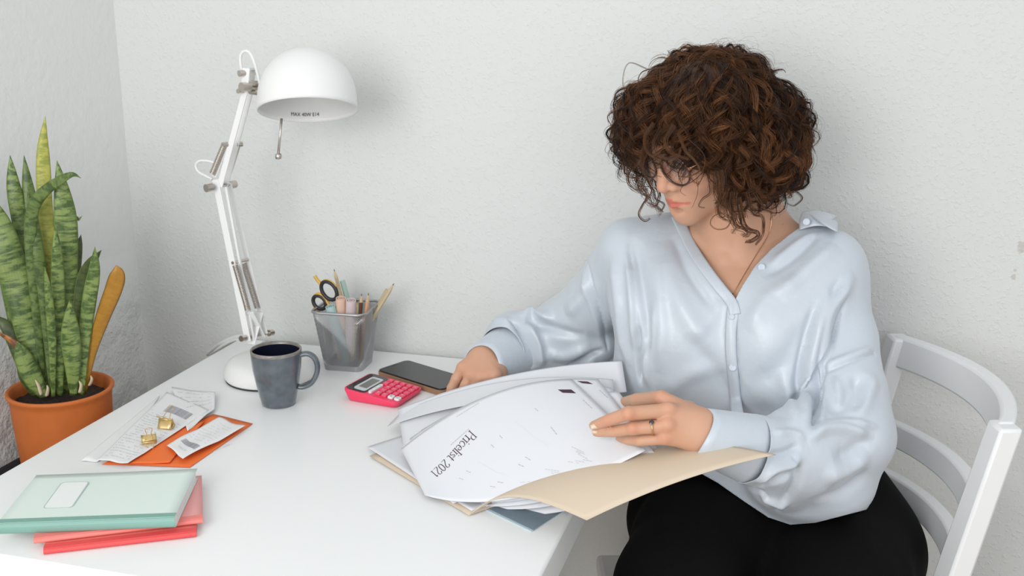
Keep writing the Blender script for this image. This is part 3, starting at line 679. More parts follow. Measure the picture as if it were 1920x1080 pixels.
flat_sheet('receipt', [(182, 866), (240, 873), (392, 772), (313, 738)], m_rec, 'long white receipt with a barcode at its far end under the clips', 'receipt', DT+.0042, .0035, 11, 'receipts', nx=16, ny=40,
           ink=[('faint_print', m_faint, lambda m, S: lines(m, S, .08, .92, .06, .30, 8, .008, 3)), ('faint_print', m_faint, lambda m, S: lines(m, S, .06, .5, .34, .72, 13, .008, 5)), ('faint_print', m_faint, lambda m, S: lines(m, S, .62, .92, .34, .66, 9, .008, 6)),
                ('barcode', m_bar, lambda m, S: barcode(m, S, .30, .86, .755, .86, 26, 2))])
flat_sheet('receipt', [(313, 838), (343, 863), (461, 803), (411, 786)], m_rec, 'short white receipt resting on the orange paper, barcode end nearest the notebooks', 'receipt', DT+.0062, .0030, 13, 'receipts', nx=16, ny=30,
           ink=[('faint_print', m_faint, lambda m, S: lines(m, S, .1, .9, .38, .62, 5, .008, 3)), ('faint_print', m_faint, lambda m, S: lines(m, S, .2, .75, .68, .86, 4, .008, 5)), ('faint_print', m_faint, lambda m, S: lines(m, S, .3, .75, .10, .12, 2, .01, 8)),
                ('barcode', m_bar, lambda m, S: barcode(m, S, .15, .9, .20, .30, 26, 4))])
m_gold = mk('binder_clip_gold', (.70, .52, .24), .35, metal=.75)
def clip(name_label, base, ang, tilt):
    """triangular spring body with two wire arms"""
    t = thing('binder_clip', base, name_label, 'binder clip', 'gold binder clips on the receipt')
    Rz = np.array(Matrix.Rotation(ang, 3, 'Z')@Matrix.Rotation(tilt, 3, 'X'))
    def P(x, y, z): return np.asarray(base)+Rz@np.array([x, y, z])
    w = .0105; m = MB(); prof = [(.0045, .0010), (.0060, .0003), (-.0060, .0003), (-.0075, .0015), (-.0005, .0105), (.0005, .0105), (.0078, .0015), (.0066, .0006)]
    prof = [(-.0012, .0128), (-.0070, .0012), (-.0060, 0), (.0060, 0), (.0070, .0012), (.0012, .0128)]
    G = [[P(-w+2*w*i/4, y, z) for (y, z) in prof] for i in range(5)]
    m.grid(G); m.build('spring_body', m_gold, t, thick=.0007, auto=25)
    for s in (-1, 1):
        m = MB(); m.cyl(P(-w, s*.0012, .0130), P(w, s*.0012, .0130), .0010, 8); m.build('jaw_roll', m_gold, t, smooth=True)
        pts = [P(-.0050, s*.0012, .0130), P(-.0048, s*.006, .0165), P(-.0030, s*.013, .021), P(-.0048, s*.019, .0245), P(0, s*.0225, .0265), P(.0048, s*.019, .0245), P(.0030, s*.013, .021), P(.0048, s*.006, .0165), P(.0050, s*.0012, .0130)]
        MB().tube(catmull(pts, 36), .00055, 6).build('wire_arm', m_gold, t, smooth=True)
clip('gold binder clip nearest the barcode, wire handles pointing to the wall', Z(312, 801, DT+.0095), math.radians(8), math.radians(0))
clip('gold binder clip lying on its side nearer the camera', Z(279, 824, DT+.0118), math.radians(38), math.radians(80))

# ================================================================== BIG PAPERS
m_paper = mk('white_paper', (.69, .70, .73), .6)
N, L, b = nodes(m_paper)
m_inkp = mk('purple_black_ink', (.055, .02, .04), .6); m_grey = mk('grey_print', (.45, .44, .48), .7)
def patch(cp, nu=34, nv=26):
    """bicubic Bezier sheet from a 4x4 array of control points"""
    cp = np.asarray(cp, float)
    B = lambda t: np.array([(1-t)**3, 3*t*(1-t)**2, 3*t*t*(1-t), t**3])
    def S(u, v, dz=0):
        bu, bv = B(u), B(v); p = np.einsum('i,j,ijk->k', bu, bv, cp)
        if dz:
            e = 1e-3; du = np.einsum('i,j,ijk->k', B(min(1, u+e))-B(max(0, u-e)), bv, cp); dv = np.einsum('i,j,ijk->k', bu, B(min(1, v+e))-B(max(0, v-e)), cp)
            n_ = nrm(np.cross(du, dv)); n_ = n_ if n_[2] > 0 else -n_; p = p+n_*dz
        return p
    return S
def corners_cp(a, b, c, d, hump_u=(0, 0), lift=None):
    """a(0,0) b(1,0) c(1,1) d(0,1); lift: function (u,v)->xyz offset added to the control net"""
    a, b, c, d = map(np.asarray, (a, b, c, d)); cp = np.zeros((4, 4, 3))
    for i in range(4):
        for j in range(4):
            u, v = i/3, j/3; cp[i, j] = a*(1-u)*(1-v)+b*u*(1-v)+c*u*v+d*(1-u)*v
            if lift: cp[i, j] += np.array(lift(u, v))
    return cp
def paper(cp, label, name='paper_sheet', cat='paper', mat=None, group='loose printed sheets being leafed through', thick=.0002, nu=34, nv=26):
    S = patch(cp)
    o = MB().grid([[S(i/(nu-1), j/(nv-1)) for j in range(nv)] for i in range(nu)]).build(name, mat or m_paper, None, smooth=True, thick=-thick)
    return tag(o, label, cat, group), S
# measured corners. u runs from the desk towards the person, v away from the camera
a = Z(797, 929, DT+.006); d = Z(752, 842, DT+.016); b_ = W(1210, 845, 1.262); c = W(1072, 711, 1.42)
def up(k, kx=0): return lambda u, v: (kx*4*u*(1-u), 0, k*4*u*(1-u)*(.35+.65*v)+.0)
main_cp = corners_cp(a, b_, c, d, lift=up(.040))
for i_, q_ in ((1, Z(925, 968, DT+.008)), (2, W(1085, 912, 1.232))):
    dl = q_-main_cp[i_, 0]; main_cp[i_, 0] += dl; main_cp[i_, 1] += dl*.45
main, SM = paper(main_cp, 'uppermost curved sheet reading Pricelist 2021, held by the fingers', thick=.0003)
# writing on the top sheet: letters as pen strokes of thick and thin
GL = {'P': ([((.1, 0), (.1, 1)), ((.1, 1), (.38, 1), (.52, .88), (.52, .66), (.38, .53), (.1, .53))], .62), 'r': ([((.1, 0), (.1, .62)), ((.1, .42), (.2, .58), (.36, .62))], .42),
      'i': ([((.1, 0), (.1, .62)), ((.1, .82), (.1, .9))], .26), 'c': ([((.46, .52), (.36, .62), (.2, .6), (.08, .42), (.08, .2), (.2, .02), (.34, 0), (.47, .1))], .54),
      'e': ([((.08, .33), (.46, .33), (.43, .52), (.28, .62), (.14, .54), (.07, .33), (.12, .1), (.28, 0), (.46, .1))], .54), 'l': ([((.1, 0), (.1, 1.02))], .26),
      's': ([((.38, .5), (.26, .62), (.12, .56), (.1, .44), (.34, .24), (.36, .1), (.22, 0), (.06, .1))], .44), 't': ([((.14, .85), (.14, .12), (.22, 0), (.36, .06)), ((.02, .6), (.32, .6))], .40),
      '2': ([((.06, .72), (.14, .92), (.32, .96), (.46, .8), (.4, .55), (.06, .0), (.5, .0))], .58), '0': ([((.27, .96), (.1, .8), (.06, .48), (.1, .16), (.27, 0), (.44, .16), (.48, .48), (.44, .8), (.27, .96))], .58),
      '1': ([((.1, .8), (.24, .96), (.24, 0))], .42), ' ': ([], .30)}
def write(txt, S, o_uv, dirv, upv, size, wd=.06):
    """o_uv origin, dirv/upv: uv vectors for one unit of text"""
    m = MB(); x = 0.0; o_uv, dirv, upv = map(lambda q: np.array(q, float), (o_uv, dirv, upv))
    for ch in txt:
        st_, adv = GL[ch]
        for s_ in st_:
            pts = np.array(s_, float)
            if len(pts) > 2:
                pts = catmull([(p[0], p[1], 0) for p in pts], 18)[:, :2] if ch not in '1' else pts
            for p, q in zip(pts[:-1], pts[1:]):
                dd = q-p; L_ = np.linalg.norm(dd)
                if L_ < 1e-6: continue
                nn = np.array([-dd[1], dd[0]])/L_; th = wd*(.35+.9*abs(dd[1])/L_)   # verticals thick, horizontals thin
                quad = [p+nn*th/2, p-nn*th/2, q-nn*th/2, q+nn*th/2]
                m.add([S(*(o_uv+dirv*(x+z_[0])*size+upv*z_[1]*size), .0006) for z_ in quad], [(0, 1, 2, 3)])
            for p in (s_[0], s_[-1]):
                if ch in 'Prilt1' and p[1] < .05 or (ch in 'Pl' and p[1] > .9) or (ch in 'ri' and abs(p[1]-.62) < .02):
                    w_ = .16; lo, hi = p[1]-.02, p[1]+.02
                    m.add([S(*(o_uv+dirv*(x+z_[0])*size+upv*z_[1]*size), .0006) for z_ in ((p[0]-w_*.8, lo), (p[0]+w_*.8, lo), (p[0]+w_*.8, hi), (p[0]-w_*.8, hi))], [(0, 1, 2, 3)])
        x += adv
    return m
LU, LV = .297, .215
def dash(m, S, pts, w, dz=.0006):
    for (u0, v0), (u1, v1) in zip(pts[:-1], pts[1:]):
        d_ = np.array([(u1-u0)*LU, (v1-v0)*LV]); d_ /= max(1e-9, np.linalg.norm(d_)); n_ = np.array([-d_[1]/LU, d_[0]/LV])*w/2
        m.add([S(u0+n_[0], v0+n_[1], dz), S(u0-n_[0], v0-n_[1], dz), S(u1-n_[0], v1-n_[1], dz), S(u1+n_[0], v1+n_[1], dz)], [(0, 1, 2, 3)])
def px_uv(S, px, py):
    best = None
    uu, vv = .5, .5
    for it in range(12):
        g = [(min(1, max(0, uu+a*.5/2**it)), min(1, max(0, vv+b*.5/2**it))) for a in (-1, -.5, 0, .5, 1) for b in (-1, -.5, 0, .5, 1)]
        k = [np.hypot(*(proj(S(*q))-np.array([px, py]))) for q in g]; uu, vv = g[int(np.argmin(k))]
    return uu, vv
t0_, t1_, tm_ = np.array(px_uv(SM, 881, 807)), np.array(px_uv(SM, 807, 886)), np.array(px_uv(SM, 844, 846)); tu_ = np.array(px_uv(SM, 844+12.5, 846+11.6))
tx = write('Pricelist 2021', SM, t0_, (t1_-t0_)/6.2, tu_-tm_, 1.0, .075)
tx.build('title_print', m_inkp, main)
m = MB(); rr = random.Random(3)
def pdash(m, S, p, q, w, n=1, bits=False, seed=0):
    A_, B_ = np.array(px_uv(S, *p)), np.array(px_uv(S, *q)); rr = random.Random(seed)
    k = max(2, int(np.hypot(*np.subtract(p, q))/5))
    for i in range(k):
        if bits and rr.random() < .22: continue
        a_, b__ = A_+(B_-A_)*i/k, A_+(B_-A_)*(i+(.8 if bits else 1))/k; dash(m, S, [tuple(a_), tuple(b__)], w)
for p, q in (((856, 782), (899, 756)), ((845, 835), (880, 804))): pdash(m, SM, p, q, .0011, bits=True)
for p, q in (((1003, 766), (1010, 772)), ((937, 817), (943, 823)), ((921, 834), (927, 840)), ((1033, 801), (1045, 816)), ((985, 857), (996, 864)), ((972, 871), (984, 876)), ((874, 883), (884, 887)), ((861, 897), (870, 900)), ((933, 904), (945, 906)), ((919, 912), (930, 914)), ((1093, 750), (1111, 767))): pdash(m, SM, p, q, .0012, bits=True)
for k in range(4): pdash(m, SM, (1072+k*4, 838+k*4.5), (1096+k*2, 849+k*4), .0007, bits=True, seed=k)
for k in range(3): pdash(m, SM, (1065+k*14, 866-k*2), (1092+k*10, 870-k*2), .0007, bits=True, seed=k+9)
for k in range(4): pdash(m, SM, (1022+k*6, 880+k*4), (1050+k*6, 884+k*4), .0006, bits=True, seed=k+20)
for k in range(3): pdash(m, SM, (975+k*18, 905+k), (1010+k*10, 902+k), .0006, bits=True, seed=k+30)
m.build('small_print', m_grey, main)
m = MB()
for q4 in (((1046, 731), (1071, 731), (1080, 738), (1055, 737)),):
    m.add([SM(*px_uv(SM, *p), .0007) for p in q4], [(0, 1, 2, 3)])
m.build('header_mark', m_inkp, main)
m = MB()
for (p, q) in (((965, 790), (1000, 818)), ((1000, 818), (1030, 838)), ((895, 865), (930, 885)), ((930, 885), (955, 893))): pdash(m, SM, p, q, .0003)
m.build('table_rule', mk('pale_rule', (.62, .62, .66), .7), main)
# sheets fanned behind / below the top one
def shifted(cp, da, db, dc, dd, extra=None):
    cp = np.array(cp); out = cp.copy()
    for i in range(4):
        for j in range(4):
            u, v = i/3, j/3; out[i, j] += np.array(da)*(1-u)*(1-v)+np.array(db)*u*(1-v)+np.array(dc)*u*v+np.array(dd)*(1-u)*v
            if extra: out[i, j] += np.array(extra(u, v))
    return out
s2, S2 = paper(shifted(main_cp, (.012, .01, -.003), (.010, .006, -.004), (.036, .006, .002), (-.0, .03, .004), extra=lambda u, v: (0, .004, .003*4*u*(1-u)*v-.002)), 'second sheet just behind the price list, dark header mark near its corner')
m = MB(); m.add([S2(*px_uv(S2, *p), .0006) for p in ((1082, 715), (1102, 716), (1112, 721), (1092, 719))], [(0, 1, 2, 3)]); m.build('header_mark', m_inkp, s2)
m = MB(); pdash(m, S2, (1124, 732), (1140, 747), .0011, bits=True); m.build('small_print', m_grey, s2)
s3, S3 = paper(shifted(main_cp, (.02, .01, -.0045), (.016, .004, -.008), (.056, -.006, -.002), (-.004, .055, .0015), extra=lambda u, v: (0, .004, .004*4*u*(1-u)*v-.004)), 'third sheet fanned out behind the two header-marked ones')
s4, S4 = paper(shifted(main_cp, (.03, .015, -.005), (.024, .010, -.014), (.070, -.016, -.006), (.005, .05, -.004), extra=lambda u, v: (0, 0, -.010*4*u*(1-u))), 'fourth sheet of the fan, peeking out beside the fingertips')
s5, S5 = paper(shifted(main_cp, (.036, .012, -.005), (.034, .012, -.019), (.080, -.026, -.014), (.0, .02, -.009), extra=lambda u, v: (0, 0, -.018*4*u*(1-u))), 'lowest sheet of the held fan under the fingertips')
# tall sheet lifted at the back by the far hand
a6 = Z(744, 828, DT+.010); b6 = W(1175, 735, 1.46); c6 = W(1166, 677, 1.50); d6 = W(746, 767, 1.47)
s6, S6 = paper(corners_cp(W(757, 842, 1.37), b6, c6, d6, lift=lambda u, v: (0, 0, (.020+.004*v)*4*u*(1-u))), 'pale sheet standing highest at the back, lifted by the far hand')
s7, S7 = paper(corners_cp(Z(726, 800, DT+.010), W(1150, 760, 1.40), W(1150, 712, 1.46), Z(752, 772, DT+.022), lift=lambda u, v: (0, 0, .034*4*u*(1-u))), 'sheet between the fan and the highest sheet at the back')
# stack left on the desk
def lying(q, z, label, name='paper_sheet', cat='paper', mat=None, lift=None, group='loose printed sheets being leafed through', thick=.0003):
    return paper(corners_cp(*[Z(*p, z) for p in q], lift=lift), label, name, cat, mat, group, thick)
lying([(884, 958), (1120, 880), (930, 770), (702, 846)], DT+.0042, 'white sheet lying at the bottom of the pile on the folder')
lying([(850, 944), (1110, 860), (900, 770), (688, 838)], DT+.0056, 'white sheet in the pile on the desk whose left corner sticks out')
o_, S_ = lying([(912, 950), (1125, 878), (940, 790), (760, 850)], DT+.0070, 'sheet with faint brownish print at the near corner of the pile')
m = MB(); lines(m, lambda u, v: S_(u, v, .0006), .02, .3, .01, .12, 4, .012, 4); m.build('faint_print', mk('brown_print', (.5, .36, .33), .7), o_)
# manila folder: back leaf under the pile, front leaf opened over her lap
m_kraft2 = mk('manila_card', (.61, .505, .385), .65, bump=(700, .15, .0004))
fold = thing('manila_folder', Z(880, 940, DT), 'open tan manila folder under the papers, front leaf swung out over her lap', 'folder')
cpb = corners_cp(Z(879, 966, DT+.0026), Z(1092, 895, DT+.0026), Z(920, 768, DT+.0026), Z(693, 855, DT+.0026))
Sb = patch(cpb); MB().grid([[Sb(i/19, j/13) for j in range(14)] for i in range(20)]).build('back_leaf', m_kraft2, fold, smooth=True, thick=-.0006)
P0, P3 = Z(880, 965, DT+.0028), W(1100, 976, 1.165)
Q0, Q3 = W(1150, 862, 1.33), W(1455, 853, 1.255)
cp = np.zeros((4, 4, 3))
cp[0] = [P0, W(935, 915, 1.235), W(990, 925, 1.20), P3]
cp[3] = [Z(1085, 885, DT+.03), W(1195, 835, 1.33), W(1310, 816, 1.30), Q3]
for i in (1, 2):
    for j in range(4): cp[i, j] = cp[0, j]*(1-i/3)+cp[3, j]*(i/3)+np.array([0, 0, .012])
for i in range(4): cp[i, 3] = cp[i, 3]
Sf = patch(cp); MB().grid([[Sf(i/29, j/23) for j in range(24)] for i in range(30)]).build('front_leaf', m_kraft2, fold, smooth=True, thick=.0006)
# blue-grey folder below
m_blue = mk('blue_grey_cover', (.20, .26, .31), .5); m_blue2 = mk('pale_blue_edge', (.50, .62, .66), .4)
q = [(1000, 995), (1085, 940), (1000, 880), (912, 953)]
bf = thing('document_folder', Z(1000, 950, DT), 'blue-grey document folder with pale edge sticking out beneath the manila folder', 'folder')
cb = [Z(*p, DT+.0012) for p in q]
def slab4(cs, h_): 
    m = MB(); V = [c_ for c_ in cs]+[c_+np.array([0, 0, h_]) for c_ in cs]; return m.add(V, [(3, 2, 1, 0), (4, 5, 6, 7)]+[(i, (i+1) % 4, 4+(i+1) % 4, 4+i) for i in range(4)])
slab4([Z(996, 998, DT+.0001), Z(1088, 941, DT+.0001), Z(1000, 880, DT+.0001), Z(906, 955, DT+.0001)], .0012).build('back_sleeve', m_blue2, bf, bevel=.0003)
slab4([c_+np.array([0, 0, .0001]) for c_ in cb], .0009).build('front_cover', m_blue, bf)
# ================================================================== SOFT-BODY MODELLER: blended volumes -> one continuous mesh
class Vol:
    def __init__(s): s.p = []
    def add(s, kind, data, k, op='u', reach=None):
        s.p.append((kind, data, k, op)); return s
    def cap(s, a, b, ra, rb=None, k=.01, op='u', flat=None):
        """flat=(axis, factor): squeeze the section along an axis"""
        a, b = np.array(a, float), np.array(b, float); rb = ra if rb is None else rb
        s.p.append(('cap', (a, b, ra, rb, flat), k, op)); return s
    def chain(s, pts, rad, k=.01, op='u', flat=None):
        for i in range(len(pts)-1): s.cap(pts[i], pts[i+1], rad[i], rad[i+1], k, op, flat)
        return s
    def ell(s, c, r, R=None, k=.01, op='u'):
        s.p.append(('ell', (np.array(c, float), np.array(r, float), np.eye(3) if R is None else np.asarray(R, float)), k, op)); return s
    @staticmethod
    def bound(pr):
        kind, d = pr[0], pr[1]
        if kind == 'cap': c = (d[0]+d[1])/2; return c, np.linalg.norm(d[1]-d[0])/2+max(d[2], d[3])*(1.0 if d[4] is None else max(1.0, 1.0))
        return d[0], float(max(d[1]))
    @staticmethod
    def dist(pr, P):
        kind, d = pr[0], pr[1]
        if kind == 'cap':
            a, b, ra, rb, flat = d; Q = P; s_ = 1.0
            if flat is not None:
                ax_, f = flat; ax_ = nrm(ax_); s_ = 1.0
                def tr(X): X = X-a; return X+(X@ax_)[..., None]*ax_*(1/f-1) if X.ndim > 1 else X+(X@ax_)*ax_*(1/f-1)
                Q = tr(P); b2 = tr(b); a2 = np.zeros(3); s_ = f
            else: Q = P-a; b2 = b-a
            ba = b2; h = np.clip((Q@ba)/max(1e-12, ba@ba), 0, 1); D = np.linalg.norm(Q-h[:, None]*ba, axis=1)-(ra+(rb-ra)*h)
            if flat is not None: # approximate true distance
                return D*np.where(D > 0, s_, s_)*1.0 if s_ < .4 else D*s_
            return D
        c, r, R = d; q = (P-c)@R; k0 = np.linalg.norm(q/r, axis=1); k1 = np.linalg.norm(q/(r*r), axis=1); return k0*(k0-1)/np.maximum(k1, 1e-9)
    def ev(s, P, idx=None):
        D = np.full(len(P), 1e3)
        for i in (range(len(s.p)) if idx is None else idx):
            pr = s.p[i]; d = s.dist(pr, P); k = pr[2]
            if pr[3] == 'u':
                h = np.maximum(k-np.abs(D-d), 0)/k; D = np.minimum(D, d)-h*h*k*.25
            else:
                d = -d; h = np.maximum(k-np.abs(D-d), 0)/k; D = np.maximum(D, d)+h*h*k*.25
        return D
    def mesh(s, vox, nb=14):
        bs = [s.bound(p) for p in s.p]
        cen = np.array([b[0] for b in bs]); rad = np.array([b[1] for b in bs]); us = [i for i, p in enumerate(s.p) if p[3] == 'u']
        lo = (cen[us]-rad[us, None]).min(0)-.02; hi = (cen[us]+rad[us, None]).max(0)+.02
        B = vox*nb; nbk = np.ceil((hi-lo)/B).astype(int); gi = np.stack(np.meshgrid(*[np.arange(n) for n in nbk], indexing='ij'), -1).reshape(-1, 3)
        ctr = lo+(gi+.5)*B; half = B*math.sqrt(3)/2
        kmax = max(p[2] for p in s.p)
        keep = np.zeros(len(ctr), bool)
        for st_ in range(0, len(ctr), 20000): keep[st_:st_+20000] = np.abs(s.ev(ctr[st_:st_+20000])) < half*1.25+.002
        gi = gi[keep]; ctr = ctr[keep]
        off = np.stack(np.meshgrid(*[np.arange(-1, nb+1)]*3, indexing='ij'), -1).reshape(-1, 3); M_ = nb+2
        VK = []; VV = []; QK = []
        dims = (nbk*nb+4).astype(np.int64)
        def key(g): return ((g[:, 0]+1)*dims[1]+(g[:, 1]+1))*dims[2]+(g[:, 2]+1)
        for b_, c_ in zip(gi, ctr):
            g0 = b_*nb; P = lo+(off+g0)*vox
            idx = [i for i in range(len(s.p)) if np.linalg.norm(cen[i]-c_)-rad[i] < half+max(s.p[i][2], .004)+vox*3]
            if not idx: continue
            # keep subtractions only when something is there
            F = s.ev(P, idx).reshape(M_, M_, M_); S_ = F < 0
            if S_.all() or not S_.any(): continue
            n = M_-1   # cells -1 .. nb-1
            acc = np.zeros((n, n, n, 3)); cnt = np.zeros((n, n, n))
            base = np.stack(np.meshgrid(*[np.arange(n)]*3, indexing='ij'), -1).astype(float)
            for ax_ in range(3):
                o1, o2 = [x for x in range(3) if x != ax_]
                for i1 in (0, 1):
                    for i2 in (0, 1):
                        sa = [slice(0, n)]*3; sa[o1] = slice(i1, n+i1); sa[o2] = slice(i2, n+i2); sb = list(sa); sb[ax_] = slice(1, n+1)
                        fa, fb = F[tuple(sa)], F[tuple(sb)]; cr = (fa < 0) != (fb < 0)
                        t = np.where(cr, fa/np.where(cr, fa-fb, 1), 0)
                        q = np.zeros((n, n, n, 3)); q[..., ax_] = t; q[..., o1] = i1; q[..., o2] = i2
                        acc += q*cr[..., None]; cnt += cr
            act = cnt > 0; own = act.copy()
            own[0] = False; own[:, 0] = False; own[:, :, 0] = False
            ci = np.argwhere(own)
            if len(ci) == 0: continue
            pos = lo+(base[own]+acc[own]/cnt[own][:, None]-1+g0)*vox
            VK.append(key(ci-1+g0)); VV.append(pos)
            for ax_ in range(3):
                o1, o2 = [(1, 2), (2, 0), (0, 1)][ax_]
                sa = [slice(1, M_-1)]*3; sb = list(sa); sb[ax_] = slice(2, M_)
                fa, fb = F[tuple(sa)] < 0, F[tuple(sb)] < 0; cr = np.argwhere(fa != fb)
                if len(cr) == 0: continue
                flip = fa[tuple(cr.T)]
                g = cr+g0   # lattice index of edge start (cell coordinates: start belongs to cells g, g-e1, g-e2 ..)
                e1 = np.zeros(3, int); e1[o1] = 1; e2 = np.zeros(3, int); e2[o2] = 1
                k_ = np.stack([key(g), key(g-e1), key(g-e1-e2), key(g-e2)], 1); k_[~flip] = k_[~flip][:, ::-1]; QK.append(k_)
        K_ = np.concatenate(VK); V = np.concatenate(VV); Q = np.concatenate(QK)
        o = np.argsort(K_); K_ = K_[o]; V = V[o]; ix = np.searchsorted(K_, Q); ix = np.clip(ix, 0, len(K_)-1); ok = (K_[ix] == Q).all(1)
        return V, ix[ok]
def smooth_mesh(V, Q, it=2, lam=.5):
    a = np.concatenate([Q[:, [0, 1]], Q[:, [1, 2]], Q[:, [2, 3]], Q[:, [3, 0]]]); n = len(V)
    for _ in range(it):
        s_ = np.zeros((n, 3)); c = np.zeros(n)
        for k in range(3): s_[:, k] = np.bincount(a[:, 0], V[a[:, 1], k], n)+np.bincount(a[:, 1], V[a[:, 0], k], n)
        c = np.bincount(a[:, 0], minlength=n)+np.bincount(a[:, 1], minlength=n); V = V+(s_/np.maximum(c, 1)[:, None]-V)*lam
    return V
def vnormals(V, Q):
    d1 = V[Q[:, 2]]-V[Q[:, 0]]; d2 = V[Q[:, 3]]-V[Q[:, 1]]; fn = np.cross(d1, d2); N_ = np.zeros_like(V)
    for k in range(3):
        for j in range(4): N_[:, k] += np.bincount(Q[:, j], fn[:, k], len(V))
    return N_/np.maximum(1e-12, np.linalg.norm(N_, axis=1))[:, None]
def clip_faces(V, F, g):
    """cut the mesh where the vertex field g is above 0"""
    V = list(map(tuple, V)); out = []; new = {}; g = np.asarray(g)
    pos = g > 0; Fa = np.asarray(F); cnt = pos[Fa].sum(1)
    out = [tuple(f) for f in Fa[cnt == 0].tolist()]
    for f in Fa[(cnt > 0) & (cnt < Fa.shape[1])].tolist():
        r = []
        for i in range(len(f)):
            a, b = f[i], f[(i+1) % len(f)]
            if not pos[a]: r.append(a)
            if pos[a] != pos[b]:
                k = (min(a, b), max(a, b))
                if k not in new:
                    t = g[k[0]]/(g[k[0]]-g[k[1]]); new[k] = len(V); V.append(tuple(np.array(V[k[0]])*(1-t)+np.array(V[k[1]])*t))
                r.append(new[k])
        if len(r) >= 3: out.append(tuple(r))
    used = np.zeros(len(V), bool)
    for f in out:
        for i in f: used[i] = True
    mp = np.cumsum(used)-1
    return np.array(V)[used], [tuple(int(mp[i]) for i in f) for f in out], used
def polydist(P, C_):
    """distance of points P to polyline C_, and arc fraction"""
    best = np.full(len(P), 1e9); fr = np.zeros(len(P)); sg = np.linalg.norm(np.diff(C_, axis=0), axis=1); cs = np.concatenate([[0], np.cumsum(sg)]); tot = max(cs[-1], 1e-9)
    for i in range(len(C_)-1):
        a, b = C_[i], C_[i+1]; ba = b-a; h = np.clip(((P-a)@ba)/max(1e-12, ba@ba), 0, 1); d = np.linalg.norm(P-a-h[:, None]*ba, axis=1); m = d < best
        best[m] = d[m]; fr[m] = (cs[i]+h[m]*sg[i])/tot
    return best, fr
def inpoly(P, poly):
    x, y = P[:, 0], P[:, 1]; r = np.zeros(len(P), bool); n = len(poly)
    for i in range(n):
        x1, y1 = poly[i]; x2, y2 = poly[(i+1) % n]
        c = ((y1 > y) != (y2 > y)) & (x < (x2-x1)*(y-y1)/((y2-y1) if y2 != y1 else 1e-9)+x1); r ^= c
    return r
def sdpoly(P, poly):
    """signed distance in the plane to a closed outline, positive inside"""
    pl = np.array([(*p, 0) for p in list(poly)+[poly[0]]], float); d, _ = polydist(np.c_[P, np.zeros(len(P))], pl); return np.where(inpoly(P, poly), d, -d)
def tree(V, Q): return BVHTree.FromPolygons([tuple(p) for p in V.tolist()], [tuple(q) for q in np.asarray(Q).tolist()])
def hit(bv, px, py, lift=0):
    d = nrm(ray(px, py)); h = bv.ray_cast(Vector(CAM), Vector(d))
    if h[0] is None: return None
    n_ = np.array(h[1]); n_ = n_ if n_@d < 0 else -n_; return np.array(h[0])+n_*lift
def npmesh(name, V, F, mats, parent, thick=0, attrs=None, sub=0):
    o = mesh_obj(name, V, F, mats, parent, smooth=True, thick=thick, sub=sub)
    if attrs is not None:
        c = o.data.color_attributes.new('Col', 'FLOAT_COLOR', 'POINT'); c.data.foreach_set('color', np.c_[attrs, np.ones(len(attrs))].astype(np.float32).ravel())
    return o
# ================================================================== PERSON
def head_matrix(yw, pt, rl):
    fw = np.array([-math.sin(yw)*math.cos(pt), -math.cos(yw)*math.cos(pt), -math.sin(pt)])
    lf = nrm(np.cross([0, 0, 1], fw)); up = np.cross(fw, lf)
    return np.stack([lf*math.cos(rl)+up*math.sin(rl), fw, up*math.cos(rl)-lf*math.sin(rl)], 1)
HM = head_matrix(math.radians(40.6), math.radians(25.3), math.radians(-3.4)); HT = np.array([-.1603, 1.53, 1.1988]); HS = .915
def H(x, y, z): return HT+HM@(np.array([x, y, z], float)*HS)
person = thing('person', (.02, 1.55, 0), 'person with curly brown hair in a pale blue satin blouse, seated and leafing through papers', 'person')
# ---- blouse volumes (loose satin shirt)
bl = Vol()
Sr, Sl = W(1180, 468, 1.590), W(1548, 500, 1.570)
TORSO = [('cap', W(1330, 425, 1.625), Sr, .040, .050, None), ('cap', W(1440, 425, 1.625), Sl, .040, .055, None),
         ('cap', W(1280, 560, 1.555), W(1470, 570, 1.548), .080, .080, None)]
bl.cap(W(1330, 432, 1.62), Sr, .036, .046, k=.03); bl.cap(W(1440, 440, 1.62), Sl, .040, .052, k=.03)
bl.cap(W(1250, 560, 1.570), W(1500, 575, 1.555), .086, .088, k=.05)
bl.cap(W(1262, 700, 1.565), W(1480, 710, 1.545), .090, .094, k=.05)
bl.cap(W(1290, 860, 1.545), W(1500, 880, 1.520), .094, .098, k=.05)
bl.ell(W(1470, 930, 1.50), (.11, .075, .045), k=.03)
# near side bust fullness
bl.ell(W(1290, 640, 1.51), (.055, .05, .065), k=.05); bl.ell(W(1450, 650, 1.495), (.055, .05, .065), k=.05)
torso_n = len(bl.p)
# far (her right) sleeve
Er = W(1020, 655, 1.655); Wr = W(909, 674, 1.560)
bl.chain([Sr, W(1122, 560, 1.625), Er], [.045, .048, .052], k=.012)
bl.ell(W(1062, 618, 1.655), (.055, .045, .050), k=.02); bl.ell(W(1100, 645, 1.635), (.050, .035, .040), k=.015)
bl.chain([Er, W(968, 645, 1.625), W(940, 668, 1.590)], [.052, .050, .040], k=.02)
# near (her left) sleeve: dropped shoulder, bagging elbow, forearm across the lap
El = W(1585, 815, 1.435); Wl = W(1312, 812, 1.288)
bl.chain([Sl, W(1576, 640, 1.525), W(1586, 745, 1.470), El], [.049, .049, .055, .060], k=.010)
bl.chain([El, W(1500, 850, 1.385), W(1400, 841, 1.322)], [.060, .058, .044], k=.02)
bl.ell(W(1520, 900, 1.425), (.085, .055, .058), k=.025)
bl.ell(W(1455, 888, 1.375), (.042, .035, .046), k=.02)
BV, BQ = bl.mesh(.0024)
BV = smooth_mesh(BV, BQ, 2)
